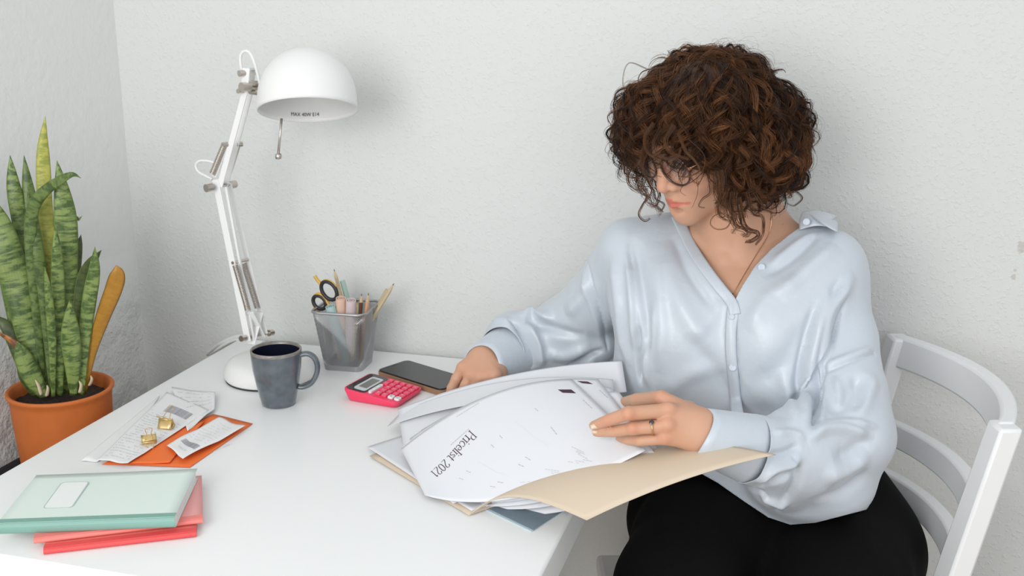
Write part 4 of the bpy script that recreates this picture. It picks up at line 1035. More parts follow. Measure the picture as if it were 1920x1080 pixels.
# ---- body volumes
bo = Vol()
nb_ = W(1372, 470, 1.590)
bo.cap(W(1250, 560, 1.572), W(1500, 575, 1.557), .076, .078, k=.05)
bo.cap(W(1330, 432, 1.62), Sr, .028, .036, k=.03); bo.cap(W(1440, 440, 1.62), Sl, .030, .040, k=.03)
bo.cap(W(1300, 700, 1.57), W(1460, 705, 1.56), .072, k=.05)
bo.cap(W(1340, 860, 1.56), W(1480, 870, 1.55), .072, .075, k=.05)
bo.ell(W(1290, 640, 1.515), (.045, .042, .055), k=.05); bo.ell(W(1450, 650, 1.500), (.045, .042, .055), k=.05)
# neck
bo.cap(W(1380, 500, 1.592), H(0, -.030, -.050), .055, .049, k=.03)
bo.cap(W(1420, 440, 1.62), H(0, -.045, -.03), .045, .045, k=.03)
bo.cap(W(1388, 492, 1.542), H(.040, -.015, -.05), .009, .010, k=.018)     # neck muscle towards the ear
bo.cap(W(1355, 478, 1.545), H(-.030, 0, -.06), .008, .010, k=.018)
bo.cap(W(1398, 492, 1.532), W(1500, 455, 1.575), .0060, .008, k=.012)     # collar bones
bo.cap(W(1358, 488, 1.532), W(1290, 440, 1.575), .0060, .008, k=.012)
# arms inside the sleeves
bo.chain([Sr, Er, W(940, 668, 1.595), Wr], [.032, .024, .023, .0225], k=.012)
bo.chain([Sl, W(1576, 640, 1.525), El, W(1400, 828, 1.335), Wl], [.040, .038, .038, .029, .0240], k=.012)
# pelvis, legs and feet inside the trousers
hipc = np.array([.0, 1.60, .57]); kn1 = np.array([-.143, 1.335, .600]); kn2 = np.array([.035, 1.290, .575])
h1 = np.array([-.105, 1.56, .585]); h2 = np.array([.075, 1.55, .580]); an1 = np.array([-.10, 1.36, .12]); an2 = np.array([.02, 1.33, .10])
bo.cap(h1, h2, .085, k=.04)
bo.cap(W(1400, 870, 1.56), hipc, .085, .09, k=.05)
bo.chain([h1, kn1, an1], [.070, .047, .033], k=.02); bo.chain([h2, kn2, an2], [.070, .047, .033], k=.02)
for an in (an1, an2): bo.cap(an+[.0, 0, -.045], an+[-.02, -.15, -.085], .030, .026, k=.03)
# ---- head
def hcap(a, b, ra, rb=None, k=.01, op='u', flat=None): bo.cap(H(*a), H(*b), ra*HS, (ra if rb is None else rb)*HS, k, op, flat)
def hell(c, r, k=.01, op='u'): bo.ell(H(*c), np.array(r)*HS, HM, k, op)
hell((0, -.010, .030), (.071, .090, .074), k=.02)
hell((0, .030, -.030), (.060, .060, .080), k=.03)
for sx in (-1, 1):
    hcap((sx*.052, .002, -.045), (sx*.046, .018, -.078), .018, .014, k=.02)
    hcap((sx*.046, .018, -.078), (sx*.010, .070, -.101), .014, .014, k=.02)
    hell((sx*.036, .062, -.036), (.023, .022, .022), k=.025)                # cheek
    hcap((sx*.010, .086, .013), (sx*.042, .072, .014), .010, .009, k=.016)  # brow
    hell((sx*.067, -.008, -.022), (.008, .018, .030), k=.006)               # ear
hcap((0, .070, -.100), (0, .076, -.104), .0165, k=.02)                        # chin
hell((0, .070, -.075), (.030, .024, .022), k=.02)                           # mouth mound
for sx in (-1, 1): hell((sx*.033, .092, -.004), (.016, .012, .012), k=.018, op='s')   # eye sockets
for sx in (-1, 1): hell((sx*.031, .0705, -.005), (.0145, .0125, .0125), k=.004)       # lowered lids
hcap((0, .085, .004), (0, .0945, -.024), .0068, .0085, k=.010)               # nose bridge
hcap((0, .0945, -.024), (0, .1030, -.0410), .0080, .0098, k=.008)             # to tip
for sx in (-1, 1): hell((sx*.0140, .0920, -.0437), (.0078, .0108, .0078), k=.0045)
for sx in (-1, 1): hcap((sx*.0225, .0900, -.0375), (sx*.0215, .0830, -.0500), .0016, .0014, k=.004, op='s')
hcap((0, .100, -.050), (0, .090, -.055), .0042, .0050, k=.005)                 # septum
for sx in (-1, 1): hell((sx*.0068, .098, -.0522), (.0028, .0050, .0022), k=.003, op='s')
hcap((0, .0925, -.052), (0, .0915, -.064), .0045, .0040, k=.008)               # philtrum
for sx in (-1, 1):   # lips
    hcap((sx*.0045, .0945, -.0690), (sx*.0260, .0815, -.0735), .0042, .0026, k=.003)
    hcap((0, .0945, -.0785), (sx*.0235, .0825, -.0755), .0056, .0028, k=.003)
hcap((0, .0950, -.0700), (0, .0945, -.0705), .0040, k=.003)
for sx in (-1, 1): hcap((0, .1010, -.0738), (sx*.0265, .0860, -.0742), .0013, .0008, k=.0025, op='s')
hell((0, .093, -.0875), (.014, .006, .004), k=.006, op='s')                   # below the lower lip
# ---- hands. each finger is a chain of joints, widest at the knuckles
HL = 1.272
def finger(js, r, k=.004):
    js = [np.asarray(j, float) for j in js]
    bo.chain(js, r, k=k)
# her left hand on the sheets (fingers point to the picture's left)
kI, kM, kR, kP = W(1240, 746, 1.300), W(1253, 770, 1.272), W(1250, 799, 1.262), W(1246, 822, 1.264)
wr1, wr2 = W(1312, 795, 1.292), W(1312, 818, 1.288)
bo.chain([kI, wr1], [.0098, .0190], k=.010); bo.chain([kM, wr1], [.0098, .0190], k=.010)
bo.chain([kR, wr2], [.0094, .0190], k=.010); bo.chain([kP, wr2], [.0086, .0180], k=.010)
finger([kI, W(1194, 750, 1.345), W(1168, 756, 1.400), W(1152, 766, 1.415)], [.0096, .0089, .0080, .0068], k=.0015)
finger([kM, W(1179, 775, 1.250), W(1141, 788, 1.260), W(1113, 798, 1.276)], [.0092, .0087, .0077, .0060], k=.0012)
finger([kR, W(1187, 803, 1.256), W(1148, 809, 1.266), W(1118, 811, 1.278)], [.0090, .0083, .0072, .0055], k=.0012)
finger([kP, W(1200, 826, 1.262), W(1178, 825, 1.274), W(1161, 822, 1.290)], [.0080, .0070, .0061, .0048], k=.0012)
for q_ in (kM, kR, kP): bo.ell(q_+np.array([.001, -.003, .004]), (.0085, .007, .0070), k=.006)
for q_ in (W(1179, 775, 1.248), W(1187, 803, 1.254)): bo.ell(q_, (.0080, .0084, .0084), k=.003)
finger([W(1290, 770, 1.315), W(1250, 762, 1.335), W(1215, 775, 1.345), W(1188, 788, 1.345)], [.0130, .0115, .0098, .0080], k=.006)   # thumb behind the sheets
# her right hand reaching behind the high sheet (fingers point down)
g1, g2, g3, g4 = W(869, 690, 1.532), W(884, 702, 1.522), W(902, 706, 1.516), W(922, 704, 1.516)
bo.chain([Wr, g1], [.0215, .0115], k=.010); bo.chain([Wr, g2], [.0215, .0125], k=.010); bo.chain([Wr, g3], [.0215, .0130], k=.010); bo.chain([Wr, g4+np.array([.004, 0, 0])], [.0215, .0125], k=.010)
finger([g1, W(856, 710, 1.526), W(847, 728, 1.524), W(842, 742, 1.53)], [.0094, .0084, .0076, .0066], k=.0025)
finger([g2, W(874, 722, 1.516), W(864, 741, 1.518), W(858, 752, 1.528)], [.0098, .0088, .0080, .0070], k=.0025)
finger([g3, W(893, 728, 1.512), W(886, 744, 1.516), W(882, 754, 1.528)], [.0098, .0088, .0080, .0070], k=.0025)
finger([g4, W(915, 724, 1.514), W(910, 738, 1.518), W(906, 750, 1.53)], [.0094, .0084, .0076, .0066], k=.0025)
finger([W(924, 682, 1.55), W(932, 698, 1.540), W(932, 714, 1.530), W(928, 728, 1.53)], [.0150, .0135, .0110, .0085], k=.012)
SKV, SKQ = bo.mesh(.0019)
SKV = smooth_mesh(SKV, SKQ, 1, .4)
def skincol(V):
    loc = (V-HT)@HM/HS; col = np.tile([.575, .33, .22], (len(V), 1))
    def blend(w, c): w = np.clip(w, 0, 1)[:, None]; return col*(1-w)+np.array(c)*w
    inh = (np.abs(loc) < .14).all(1)
    # lips
    d = np.full(len(V), 9.0)
    for sx in (-1, 1):
        for a, b, r in (((sx*.002, .0945, -.0695), (sx*.0255, .0815, -.0735), .0052), ((0, .0945, -.0785), (sx*.0225, .0825, -.0752), .0064)):
            a, b = np.array(a), np.array(b); h = np.clip((loc-a)@(b-a)/((b-a)@(b-a)), 0, 1); d = np.minimum(d, np.linalg.norm(loc-a-h[:, None]*(b-a), axis=1)/(r*(1-.15*h)))
    col = blend(inh*(1.15-d)*6, (.56, .16, .12))
    for c, r, cc, w in (((.040, .070, -.040), .026, (.68, .33, .235), .5), ((-.040, .070, -.040), .026, (.68, .33, .235), .5), ((0, .115, -.042), .014, (.68, .30, .22), .5)):
        dd = np.linalg.norm(loc-np.array(c), axis=1)/r; col = blend(inh*np.exp(-dd*dd)*w, cc)
    for sx in (-1, 1):   # brows
        a, b = np.array((sx*.012, .094, .017)), np.array((sx*.046, .078, .020)); h = np.clip((loc-a)@(b-a)/((b-a)@(b-a)), 0, 1)
        dd = np.linalg.norm(loc-a-h[:, None]*(b-a), axis=1)/.0042; col = blend(inh*(1.2-dd)*2, (.13, .06, .035))
        a, b, c_ = np.array((sx*.018, .082, -.014)), np.array((sx*.031, .085, -.0165)), np.array((sx*.045, .074, -.012))  # lash line
        for p, q in ((a, b), (b, c_)):
            h = np.clip((loc-p)@(q-p)/((q-p)@(q-p)), 0, 1); dd = np.linalg.norm(loc-p-h[:, None]*(q-p), axis=1)/.0018; col = blend(inh*(1.3-dd)*2, (.08, .04, .03))
    for p in (kI, kM, kR, kP, W(1179, 777, 1.245), W(1187, 804, 1.245), g1, g2, g3, g4, W(1140, 790, 1.256)):
        dd = np.linalg.norm(V-p, axis=1)/.0125; col = blend(np.exp(-dd*dd)*.45, (.62, .25, .16))
    col = blend(inh*((loc[:, 2] > .052)|((loc[:, 1] < .010)&(loc[:, 2] > -.05)&(np.abs(loc[:, 0]) < .066)))*1.0, (.03, .013, .007))
    mole = W(1469, 420, 1.55); dd = np.linalg.norm(proj(V)-np.array([1468, 420]), axis=1)/1.6; col = blend((dd < 1)*(V[:, 1] < 1.6)*(V[:, 2] > .95)*.7, (.16, .07, .04))
    return col
m_skin = attr_color(mk('skin', (.66, .40, .29), .5, sss=.25, spec=.35, bump=(420, .12, .0006)))
body = npmesh('body', SKV, SKQ, m_skin, person, attrs=skincol(SKV))
skt = tree(SKV, SKQ)
print('body', len(SKV), 'blouse', len(BV))
# ---- blouse: folds, seams, cuts
m_sat = mk('blouse_satin', (.515, .565, .62), .36, spec=.55, sheen=.25, bump=(60, .25, .0035))
b_ = m_sat.node_tree.nodes['Principled BSDF']; 
btree = tree(BV, BQ); BN = vnormals(BV, BQ)
def on_cloth(pts, n=24, bv=None):
    P = catmull([(a, b, 0) for a, b in pts], n); out = []
    for p in P:
        h = hit(bv or btree, p[0], p[1])
        if h is not None: out.append(h)
    return np.array(out)
def fold(pts, h, w, sharp=False, taper=True):
    """ridge (h>0) or furrow (h<0), metres"""
    global BV
    C_ = on_cloth(pts)
    if len(C_) < 3: print('fold missed', pts[0]); return
    near = (BV > C_.min(0)-w*3).all(1) & (BV < C_.max(0)+w*3).all(1); ix = np.where(near)[0]
    if len(ix) == 0: return
    d, f = polydist(BV[ix], C_); x = d/(w*.9); pr = np.exp(-x*x) if not sharp else np.exp(-1.6*x)
    tp = np.clip(np.sin(np.clip(f, 0.001, .999)*math.pi)*1.6, 0, 1) if taper is True else (np.clip((1-f)*3, 0, 1) if taper == 'end' else 1)
    BV[ix] += BN[ix]*(h*1.55*pr*tp)[:, None]
FOLDS = [
 # body, left of the button band: soft vertical drape
 ([(1150, 470), (1160, 560), (1170, 640), (1180, 690)], .006, .012), ([(1185, 440), (1200, 520), (1212, 600), (1215, 690)], -.005, .011),
 ([(1178, 470), (1186, 560), (1192, 660)], .005, .008), ([(1245, 450), (1262, 540), (1320, 640), (1360, 700)], .004, .016), ([(1230, 480), (1240, 600), (1235, 700)], .004, .012),
 ([(1262, 440), (1290, 510), (1345, 590)], -.003, .007), ([(1210, 720), (1222, 640), (1230, 560)], .004, .008), ([(1290, 620), (1340, 690), (1370, 760)], -.004, .014), ([(1240, 740), (1300, 700), (1365, 690)], .003, .014),
 ([(1198, 610), (1195, 670), (1203, 725)], -.006, .004), ([(1212, 600), (1212, 670), (1218, 730)], .004, .006),
 # right of the band
 ([(1400, 720), (1450, 700), (1490, 650), (1510, 590)], -.004, .018), ([(1500, 820), (1480, 740), (1465, 690)], .006, .010), ([(1510, 830), (1512, 720), (1530, 620), (1560, 540)], .008, .010),
 ([(1540, 700), (1550, 600), (1585, 540), (1600, 510)], .006, .010), ([(1527, 800), (1530, 690), (1548, 590), (1578, 520)], -.008, .007), ([(1497, 810), (1494, 740), (1510, 640), (1535, 560)], -.006, .007),
 ([(1430, 520), (1490, 480), (1540, 430)], -.0035, .008), ([(1440, 500), (1500, 455), (1550, 432)], .0035, .009), ([(1460, 560), (1520, 500), (1570, 460)], .004, .012), ([(1400, 620), (1440, 560), (1500, 520)], .003, .014),
 ([(1523, 576), (1515, 650), (1508, 730), (1501, 802)], -.0055, .0042), ([(1594, 527), (1572, 600), (1545, 690), (1522, 785)], -.0050, .0040), ([(1556, 540), (1543, 620), (1528, 720), (1512, 795)], .006, .008),
 ([(1179, 450), (1188, 560), (1197, 650), (1199, 703)], -.0035, .0035), ([(1190, 460), (1200, 560), (1208, 650)], .003, .005), ([(1290, 640), (1330, 600), (1350, 560)], .002, .012), ([(1402, 760), (1440, 775), (1490, 780)], -.003, .012), ([(1475, 740), (1488, 775), (1502, 806)], -.004, .004),
 ([(1545, 715), (1538, 750), (1530, 785), (1524, 800)], -.005, .004), ([(1530, 806), (1560, 795), (1600, 792), (1645, 802)], .005, .005), ([(1600, 700), (1610, 740), (1600, 775)], -.003, .007), ([(1566, 705), (1575, 740), (1570, 770)], .003, .006),
 # shoulder seam area
 ([(1100, 480), (1110, 530), (1128, 590), (1140, 655)], -.003, .0028, True, 1), ([(1092, 490), (1100, 540), (1118, 600), (1130, 655)], .003, .006),
 # far sleeve
 ([(985, 600), (1030, 615), (1075, 628), (1100, 625)], -.0055, .009), ([(975, 595), (1000, 588), (1040, 600)], .008, .009), ([(1000, 690), (990, 650), (968, 612), (952, 600)], -.010, .006, True), ([(1015, 690), (1010, 645), (985, 605)], .007, .009),
 ([(1120, 675), (1080, 690), (1040, 690)], .006, .007), ([(1135, 655), (1100, 668), (1060, 690)], -.006, .005), ([(1060, 590), (1090, 560), (1105, 520)], .004, .012), ([(1020, 660), (1060, 668), (1110, 650)], .005, .012), ([(905, 606), (940, 600), (970, 612)], .003, .008),
 # near sleeve
 ([(1640, 662), (1590, 680), (1540, 702)], -.0025, .0030, True, 1), ([(1638, 652), (1590, 670), (1540, 690)], .003, .006), ([(1532, 710), (1524, 770), (1520, 815)], -.010, .006, True), ([(1540, 712), (1536, 770), (1530, 805)], .006, .008),
 ([(1512, 828), (1540, 808), (1590, 805), (1640, 822)], .007, .008), ([(1560, 780), (1590, 740), (1620, 700)], -.004, .010), ([(1600, 790), (1625, 750), (1640, 700)], .004, .010),
 ([(1440, 855), (1470, 850), (1500, 835)], -.004, .005), ([(1418, 905), (1450, 880), (1490, 868), (1496, 850)], .006, .007), ([(1425, 915), (1460, 900), (1490, 885)], -.006, .006), ([(1490, 850), (1492, 900), (1465, 945)], -.005, .007),
 ([(1425, 930), (1450, 940), (1475, 950)], .005, .007), ([(1400, 915), (1430, 925), (1460, 960)], -.004, .005), ([(1540, 900), (1590, 880), (1630, 850)], .005, .014), ([(1520, 940), (1580, 920), (1630, 880)], -.004, .012),
 ([(1450, 812), (1485, 812), (1512, 826)], .003, .006), ([(1560, 860), (1600, 845), (1640, 800)], -.004, .014)]
for f_ in FOLDS: fold(*f_)
# broad low-frequency drape
ph = BV@np.array([[9, 3, -4], [-5, 11, 6], [4, -7, 12]])
BN = vnormals(BV, BQ); BV = BV+BN*(.0007*np.sin(ph[:, 0]*6+1.3*np.sin(ph[:, 1]*3))*np.sin(ph[:, 2]*2.5+1))[:, None]
# button band: a raised overlap edge down the front
fold([(1378, 566), (1380, 640), (1386, 720), (1392, 800)], -.0028, .0028, True, 1)
fold([(1370, 575), (1370, 640), (1376, 720), (1382, 800)], .0016, .007, False, 1)
BV = smooth_mesh(BV, BQ, 1, .35)
btree = tree(BV, BQ)
# neck opening
VPOLY = [(1378, 563), (1392, 536), (1415, 500), (1445, 468), (1480, 440), (1503, 424), (1506, 404), (1495, 380), (1400, 330), (1290, 350), (1262, 388), (1277, 415), (1296, 446), (1318, 482), (1345, 522), (1366, 552)]
PX = proj(BV); g = sdpoly(PX, VPOLY)*.00078
g = np.where((BV[:, 1] < 1.640) | (BV[:, 2] > 1.09), g, -.02)
# sleeve ends and hem
def endcut(c, ax_, r=.075):
    ax_ = nrm(ax_); q = BV-c; t = q@ax_; rr_ = np.linalg.norm(q-t[:, None]*ax_, axis=1); return np.where((rr_ < r) & (t < .09), t, -.02)
axr = W(905, 690, 1.545)-W(955, 662, 1.62); axl = W(1300, 810, 1.285)-W(1420, 846, 1.335)
g = np.maximum(g, endcut(W(940, 668, 1.59), axr)); g = np.maximum(g, endcut(W(1404, 841, 1.325), axl))
bot = .575-BV[:, 2]; g = np.maximum(g, np.where((BV[:, 1] > 1.3), bot-.0*BV[:, 0], -.02))
HEM = [(1100, 850), (1300, 880), (1345, 905), (1395, 940), (1440, 970), (1482, 984), (1530, 980), (1600, 962), (1720, 930), (1720, 1100), (1100, 1100)]
gh = sdpoly(PX, HEM)*.00078; g = np.maximum(g, np.where(BV[:, 1] < 1.62, gh, -.02))
CV, CF, used = clip_faces(BV, BQ, g)
blouse = npmesh('blouse', CV, CF, m_sat, person, thick=.0012)
BP = blouse
def strip_on(path, w, mats, name, parent, lift=.0018, n=40, thick=.0014, side=None, bv=None, skew=0):
    """narrow band lying on the cloth along a path measured in the picture"""
    P = catmull([(a, b, 0) for a, b in path], n)[:, :2]; T_ = np.gradient(P, axis=0); T_ /= np.linalg.norm(T_, axis=1)[:, None]; Np = np.c_[-T_[:, 1], T_[:, 0]]
    rows = []; last = None
    ks = np.linspace(-.5, .5, 7)
    depth = []
    for i in range(n):
        r = []
        for k in ks:
            q = P[i]+Np[i]*w*k; h = hit(bv or btree, q[0], q[1], 0); r.append(None if h is None else h)
        good = [x for x in r if x is not None]
        if not good: continue
        yv = float(np.median([x[1] for x in good]))
        rows.append((i, yv))
    ii = [a for a, _ in rows]; yy = np.interp(np.arange(n), ii, [b for _, b in rows]); yy = np.convolve(np.pad(yy, 3, 'edge'), np.ones(7)/7, 'valid')
    out = [[(lambda h_: h_)(W(*(P[i]+Np[i]*w*k), yy[i])) for k in ks] for i in range(n)]
    out = []
    for i in range(n):
        r = []
        for k in ks:
            q = P[i]+Np[i]*w*k; h = hit(bv or btree, q[0], q[1], 0); base_ = W(q[0], q[1], yy[i])
            if h is not None and abs(h[1]-yy[i]) < .012: base_ = h
            r.append(base_-nrm(ray(*q))*lift*(1-.35*(2*k)**4))
        out.append(r)
    G = np.array(out)
    for _ in range(2): G[1:-1] = G[1:-1]*.5+(G[:-2]+G[2:])*.25; G[:, 1:-1] = G[:, 1:-1]*.6+(G[:, :-2]+G[:, 2:])*.2
    return MB().grid(G).build(name, mats, parent, smooth=True, thick=-thick)
strip_on([(1268, 402), (1278, 424), (1296, 462), (1322, 503), (1350, 540), (1372, 568), (1378, 590)], 21, m_sat, 'placket', blouse, lift=.0030)
strip_on([(1374, 577), (1371, 610), (1370, 650), (1374, 700), (1379, 750), (1386, 795)], 22, m_sat, 'placket', blouse, lift=.0022)
# buttons
m_btn = mk('covered_button', (.50, .56, .63), .35)
def button(px, py, r=.0052, nm='button', tree_=None, par=None):
    h = hit(tree_ or btree, px, py)
    if h is None: print('no button', px); return
    a = nrm(-ray(px, py)*.9+np.array([0, -.2, .0])*FPX*.4)
    MB().lathe([(.0001, 0), (r, 0), (r*1.02, .0012), (r*.92, .0022), (r*.6, .0016), (.0001, .0018)], h+a*.0006, 24, axis=a).build(nm, m_btn, par or blouse, smooth=True)
    m_ = MB(); u = nrm(np.cross(a, [0, 0, 1])); w_ = np.cross(a, u)
    for k in range(2): m_.lathe([(.0001, 0), (.0006, .0002), (.0001, .0004)], h+a*.0024+(k-.5)*.0022*u, 8, axis=a)
button(1428, 501); button(1374, 689); button(1372, 594, .0042)
# cuffs
def cuff(c0, c1, r0, r1, e, name, rot0=None):
    """c0 open end; oval section e=(a, b) scale along side / vertical"""
    c0, c1 = np.array(c0), np.array(c1); a = nrm(c0-c1); up_ = nrm(np.array([0, 0, 1.])-a*a[2]); sd = np.cross(a, up_); G = []
    for i in range(9):
        t = i/8; c = c1+(c0-c1)*t; r = r1+(r0-r1)*t
        G.append([c+r*(e[0]*math.cos(q)*sd+e[1]*math.sin(q)*up_)+a*.004*math.sin(q*2+1)*t for q in np.linspace(0, 2*math.pi, 57)])
    o = MB().grid(np.array(G)).build(name, m_sat, blouse, smooth=True, thick=.0022)
    return o
cuff(W(906, 688, 1.545), W(962, 660, 1.618), .0350, .0500, (1.0, 1.02), 'cuff')
cuff(W(1308, 812, 1.286), W(1412, 843, 1.330), .0315, .0440, (.88, 1.05), 'cuff')
# collar turned back on her left shoulder
def surf(pts4, mat, name, par, thick=.0014, nu=14, nv=12):
    S = patch(np.array(pts4)); return MB().grid([[S(i/(nu-1), j/(nv-1)) for j in range(nv)] for i in range(nu)]).build(name, mat, par, smooth=True, thick=thick)
y0 = 1.575
surf([[W(1499, 431, 1.555), W(1497, 415, 1.56), W(1499, 405, 1.575), W(1504, 398, 1.60)],
      [W(1515, 426, 1.548), W(1515, 406, 1.55), W(1518, 394, 1.575), W(1520, 392, 1.61)],
      [W(1530, 420, 1.548), W(1535, 400, 1.555), W(1540, 392, 1.585), W(1545, 394, 1.62)],
      [W(1550, 424, 1.55), W(1558, 415, 1.56), W(1565, 405, 1.59), W(1570, 405, 1.62)]], m_sat, 'collar', blouse)
surf([[W(1512, 400, 1.585), W(1518, 394, 1.60), W(1530, 392, 1.62), W(1540, 396, 1.64)],
      [W(1530, 408, 1.545), W(1538, 398, 1.57), W(1548, 396, 1.60), W(1555, 400, 1.63)],
      [W(1548, 424, 1.530), W(1552, 410, 1.555), W(1560, 406, 1.59), W(1566, 410, 1.62)],
      [W(1571, 434, 1.535), W(1571, 424, 1.55), W(1571, 416, 1.58), W(1572, 420, 1.61)]], m_sat, 'collar', blouse)
MB().lathe([(.0001, 0), (.0050, 0), (.0051, .0012), (.0046, .0022), (.003, .0016), (.0001, .0018)], W(1512, 416, 1.546), 24, axis=nrm(-ray(1512, 416))).build('button', m_btn, blouse, smooth=True)
# ---- trousers
tr = Vol()
tr.cap(h1, h2, .105, .100, k=.05); tr.cap(hipc+[-.02, 0, .03], hipc+[.03, 0, .05], .11, .11, k=.05)
tr.chain([h1, (h1+kn1)/2+[0, 0, .012], kn1, an1], [.112, .104, .090, .075], k=.02)
tr.chain([h2, (h2+kn2)/2+[0, 0, .005], kn2, an2], [.110, .102, .088, .075], k=.02)
tr.cap(W(1270, 975, 1.53), W(1400, 975, 1.50), .075, k=.03)
TV, TQ = tr.mesh(.006); TV = smooth_mesh(TV, TQ, 2)
ph = TV@np.array([[9, 3, -4], [-5, 11, 6], [4, -7, 12]])
TV = TV+vnormals(TV, TQ)*(.003*np.sin(ph[:, 0]*3+2*np.sin(ph[:, 1]*2))*np.sin(ph[:, 2]*1.5))[:, None]
m_trs = mk('trousers_black_wool', (.0028, .0027, .003), .9, spec=.12, bump=(700, .3, .0006))
TV2, TF2, _ = clip_faces(TV, TQ, .11-TV[:, 2])
npmesh('trousers', TV2, TF2, m_trs, person, thick=.002)
# shoes under the trouser hems
m_shoe = mk('shoe_black', (.02, .02, .02), .4)
for an in (an1, an2):
    sv = Vol(); sv.cap(an+[.01, 0, -.055], an+[-.02, -.15, -.088], .040, .034, k=.02); sv.cap(an+[.01, 0, -.03], an+[.01, 0, -.06], .038, .042, k=.02)
    v_, q_ = sv.mesh(.007); v_[:, 2] = np.maximum(v_[:, 2], .001); npmesh('shoe', v_, q_, m_shoe, person)
# ---- hair: a few hundred curled locks of fine strands over a rough inner mass
HC = W(1332, 262, 1.560); HR = np.array([.134, .126, .123])
faz = math.atan2(HM[1, 1], HM[0, 1])                     # heading of the face in plan
def env(d): return 1/np.sqrt(((d/HR)**2).sum(-1))
def scalp(d):
    o = (HC-H(0, -.010, .030))@HM; q = d@HM; r = np.array([.071, .090, .074])*HS*.98
    a = ((q/r)**2).sum(-1); b = 2*((q/r)*(o/r)).sum(-1); c = ((o/r)**2).sum()-1; return (-b+np.sqrt(np.maximum(0, b*b-4*a*c)))/(2*a)
hr = np.random.default_rng(5)
strands = []; radii = []; cols = []
NP_ = 32
cores = []; corec = []
def lock(az0, el0, az1, el1, f, n, width, amp, turns, droop=0, rad=.00027, tint=None, r0f=0, core=.0021):
    t = np.linspace(0, 1, NP_)
    s0 = t**.85
    az = az0+(az1-az0)*s0; el = el0+(el1-el0)*s0
    A_ = np.array([math.cos(el0)*math.cos(az0), math.cos(el0)*math.sin(az0), math.sin(el0)]); B_ = np.array([math.cos(el1)*math.cos(az1), math.cos(el1)*math.sin(az1), math.sin(el1)])
    om = math.acos(max(-1, min(1, A_@B_)))+1e-6; d = (np.sin((1-s0)*om)[:, None]*A_+np.sin(s0*om)[:, None]*B_)/math.sin(om)
    R = env(d)*f; r_in = np.minimum(np.maximum(scalp(d), R*r0f), R-.002)
    g = np.sin(np.clip(t*2.3, 0, math.pi/2))**.8
    P = HC+d*(r_in+(R-r_in)*g)[:, None]
    P[:, 2] -= droop*np.clip(t-.5, 0, 1)**1.5
    T_ = np.gradient(P, axis=0); T_ /= np.linalg.norm(T_, axis=1)[:, None]
    u = np.cross(T_, d); u /= np.maximum(1e-6, np.linalg.norm(u, axis=1))[:, None]; w = np.cross(T_, u)
    ph0 = hr.uniform(0, 6.28); sgn = hr.choice([-1, 1]); a_ = amp*(np.clip(t*1.6, 0, 1)**1.3)
    ang = ph0+sgn*2*math.pi*turns*t**1.15
    wob = np.array([np.sin(t*5+hr.uniform(0, 6)), np.sin(t*4+hr.uniform(0, 6)), np.sin(t*6+hr.uniform(0, 6))]).T*.006*t[:, None]
    C_ = P+(u*np.cos(ang)[:, None]+w*np.sin(ang)[:, None])*a_[:, None]+wob
    tint = hr.uniform(0, 1.1) if tint is None else tint
    if core: cores.append(C_); corec.append((core*hr.uniform(.7, 1.3), tint))
    for k in range(n):
        oa, ob = hr.normal(0, 1, 2)*width*.5; dph = hr.normal(0, .35); fr = hr.normal(0, .0012, 3)
        sp_ = (1-.45*t)*(.6+.8*np.sin(math.pi*np.clip(t, 0, 1)))
        ang2 = ang+dph*t+hr.normal(0, .16); a2 = a_*hr.uniform(.8, 1.2)
        S_ = P+wob+(u*np.cos(ang2)[:, None]+w*np.sin(ang2)[:, None])*a2[:, None]+(u*oa+w*ob)*sp_[:, None]+fr*np.sin(t*9+k)[:, None]
        L_ = hr.uniform(.82, 1.0); ti = np.linspace(0, L_, NP_)
        S_ = np.stack([np.interp(ti, t, S_[:, c]) for c in range(3)], 1)
        strands.append(S_); radii.append(rad*hr.uniform(.75, 1.25)*(1-.55*t**2)); 
        q = np.clip(tint**1.6*.75+hr.uniform(-.08, .16), 0, 1)
        cols.append(np.array([.011, .0045, .0022])*(1-q)+np.array([.20, .080, .028])*q)
def rel(deg): return faz+math.radians(deg)
nlock = 0
for i in range(920):
    # start anywhere on the crown; fall outwards to an end heading
    d1 = hr.uniform(-180, 180); rad_ = math.radians
    free = -48 < d1 < 60
    el0 = rad_(90-65*hr.uniform(0, 1)**.8);
    d0 = d1+hr.normal(0, 14)
    if free: el1 = rad_(hr.uniform(-22, 14)-(4 if abs(d1) > 25 else 0)); f = hr.uniform(.80, 1.0); el0 = rad_(hr.uniform(40, 85))
    else:
        el1 = rad_(hr.uniform(-56 if d1 > 0 else -46, 8)); f = hr.uniform(.80, 1.02)
        if 60 <= d1 < 80: el1 = rad_(hr.uniform(-62, -10)); f = hr.uniform(.74, .92)
        if -80 < d1 <= -48: el1 = rad_(hr.uniform(-44, -5)); f = hr.uniform(.78, .95)
    if el1 > rad_(0) and hr.uniform() < .5: f = min(1.0, f+.06)
    if el0-el1 < .5: el0 = el1+.5+hr.uniform(0, .5)
    el0 = min(el0, rad_(88))
    ln = (el0-el1)
    lock(rel(d0), el0, rel(d1), el1, f, 17, .0046, hr.uniform(.006, .0135), ln*hr.uniform(1.2, 2.7), droop=.0)
    nlock += 1
for i in range(210):     # short locks tumbling over the crown
    a1 = hr.uniform(-180, 180); lock(math.radians(a1+hr.uniform(90, 270)), math.radians(hr.uniform(62, 86)), math.radians(a1), math.radians(hr.uniform(38, 78)), hr.uniform(.90, 1.0), 16, .0050, hr.uniform(.005, .010), hr.uniform(1.0, 2.0), r0f=.88)
